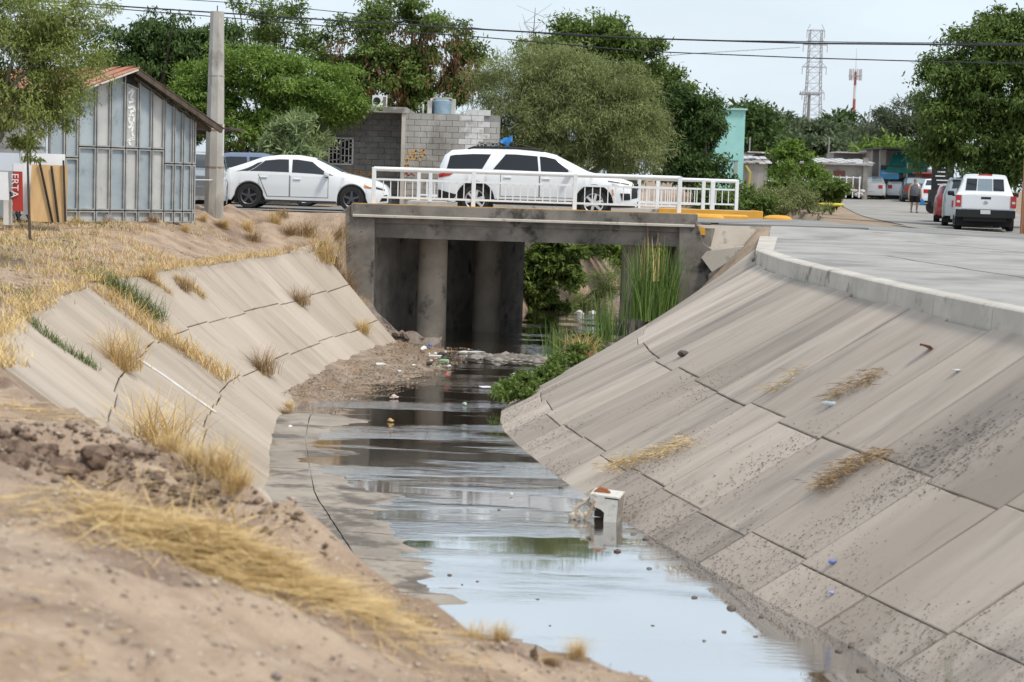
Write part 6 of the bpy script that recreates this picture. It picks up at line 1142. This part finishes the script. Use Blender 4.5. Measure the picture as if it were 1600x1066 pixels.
for k in range(34):
    px, py = g_.uniform(570, 760), g_.uniform(545, 600); 
    if px > 600+ (620-py)*2.2: continue
    litter('litter_scrap', 'tiny faded scrap of rubbish in the drift below the bridge', 'rubbish', px, py, 'lump', g_.choice([(.6, .6, .58), (.45, .30, .2), (.25, .35, .25), (.08, .07, .06), (.5, .5, .55)]), g_.uniform(.03, .06), WZ+.06, 'scraps in the drift below the bridge')
for k, (px, py, s) in enumerate([(702, 899, .045), (722, 914, .022), (746, 909, .026), (840, 937, .024), (965, 862, .065), (1014, 889, .045), (1143, 951, .085), (1190, 964, .045), (1131, 988, .04), (1085, 934, .05), (859, 978, .022), (1347, 1048, .08), (1100, 1002, .03), (877, 762, .05), (780, 797, .03), (1010, 843, .06), (990, 835, .05), (1310, 1018, .06), (1330, 1010, .07), (1060, 870, .04), (1180, 995, .03), (1020, 978, .025)]):
    p = atz(px, py, WZ); m = MB(); m.rock((0, 0, 0), s*.85, k+90, 1, .5); o = m.build('stone', M('wet_stone', (.075, .06, .05), (.16, .125, .10), 14, .6), None, True, 50); o.location = (p.x, p.y, WZ+s*.05); tag(o, 'dark wet stone poking out of the shallow channel water', 'stone', 'wet stones in the channel')
# bits lying on the right slope
p = on_right(1448, 551); m = MB(); m.add([(-.16, -.05, .0), (-.05, -.09, .04), (.08, -.03, .03), (.2, .02, .06), (.22, .06, .02), (.05, .07, .05), (-.1, .06, .03)], [(0, 1, 6), (1, 2, 5, 6), (2, 3, 4, 5)]); o = m.build('brown_rag', M('rag', (.09, .035, .02), (.2, .08, .05), 9, .9)); md = o.modifiers.new('solid', 'SOLIDIFY'); md.thickness = .02; o.location = p+Vector((0, 0, .02)); o.rotation_euler = (0, R_(28), .3); tag(o, 'crumpled reddish brown rag on the right slope', 'rag')
for px, py, col, s, kd, nm, lab, ct in ((1294, 640, (.45, .52, .56), .09, 'bottle', 'drink_can', 'silver blue can in the twig debris on the slope joint', 'can'), (1500, 583, (.60, .62, .64), .045, 'tray', 'paper_scrap', 'small white paper scrap high on the right slope', 'paper'), (1302, 885, (.14, .18, .38), .045, 'lump', 'plastic_scrap', 'dark blue scrap with a black lump on the lower right slope', 'scrap'), (1294, 935, (.25, .30, .62), .03, 'lump', 'plastic_scrap', 'bright blue scrap just above the right toe', 'scrap'), (1067, 556, (.06, .045, .04), .10, 'lump', 'dark_lump', 'dark broken chunk in the mid joint of the right slope', 'chunk')):
    litter(nm, lab, ct, px, py, kd, col, s, on=on_right(px, py)+Vector((0, 0, .03)))
# pale rocks and trash upstream under the bridge
for k, (px, py, s) in enumerate([(905, 490, .16), (925, 490, .14), (880, 495, .12), (850, 500, .1)]):
    p = at(px, py, 61); m = MB(); m.rock((0, 0, 0), s, k+130, 2, .7); o = m.build('plastic_bag', M('bag_pale', (.58, .57, .54), (.68, .67, .65), 9, .7), None, True, 50); o.location = p; tag(o, 'pale plastic bag snagged in the upstream brush under the bridge', 'bag', 'bags snagged upstream')
# chunk of concrete and rocks on the rough bank by the wing wall
for k, (px, py, Y, s) in enumerate([(455, 396, 46.2, .10), (505, 382, 47.0, .10), (520, 400, 47.2, .12), (470, 392, 46.3, .07), (412, 350, 47.4, .07)]):
    p = at(px, py, Y); m = MB(); m.rock((0, 0, 0), s, k+150, 2, .8); o = m.build('rock', M('bank_rock', (.22, .19, .17), (.40, .36, .33), 8, .9) if k != 1 else SOIL, None, True, 50); o.location = (p.x, Y, min(p.z, zl(p.x, Y)+s*.4) if p.x < lcx(Y) else p.z); tag(o, 'broken rock on the rough bank beside the wing wall', 'rock', 'rocks by the wing wall')
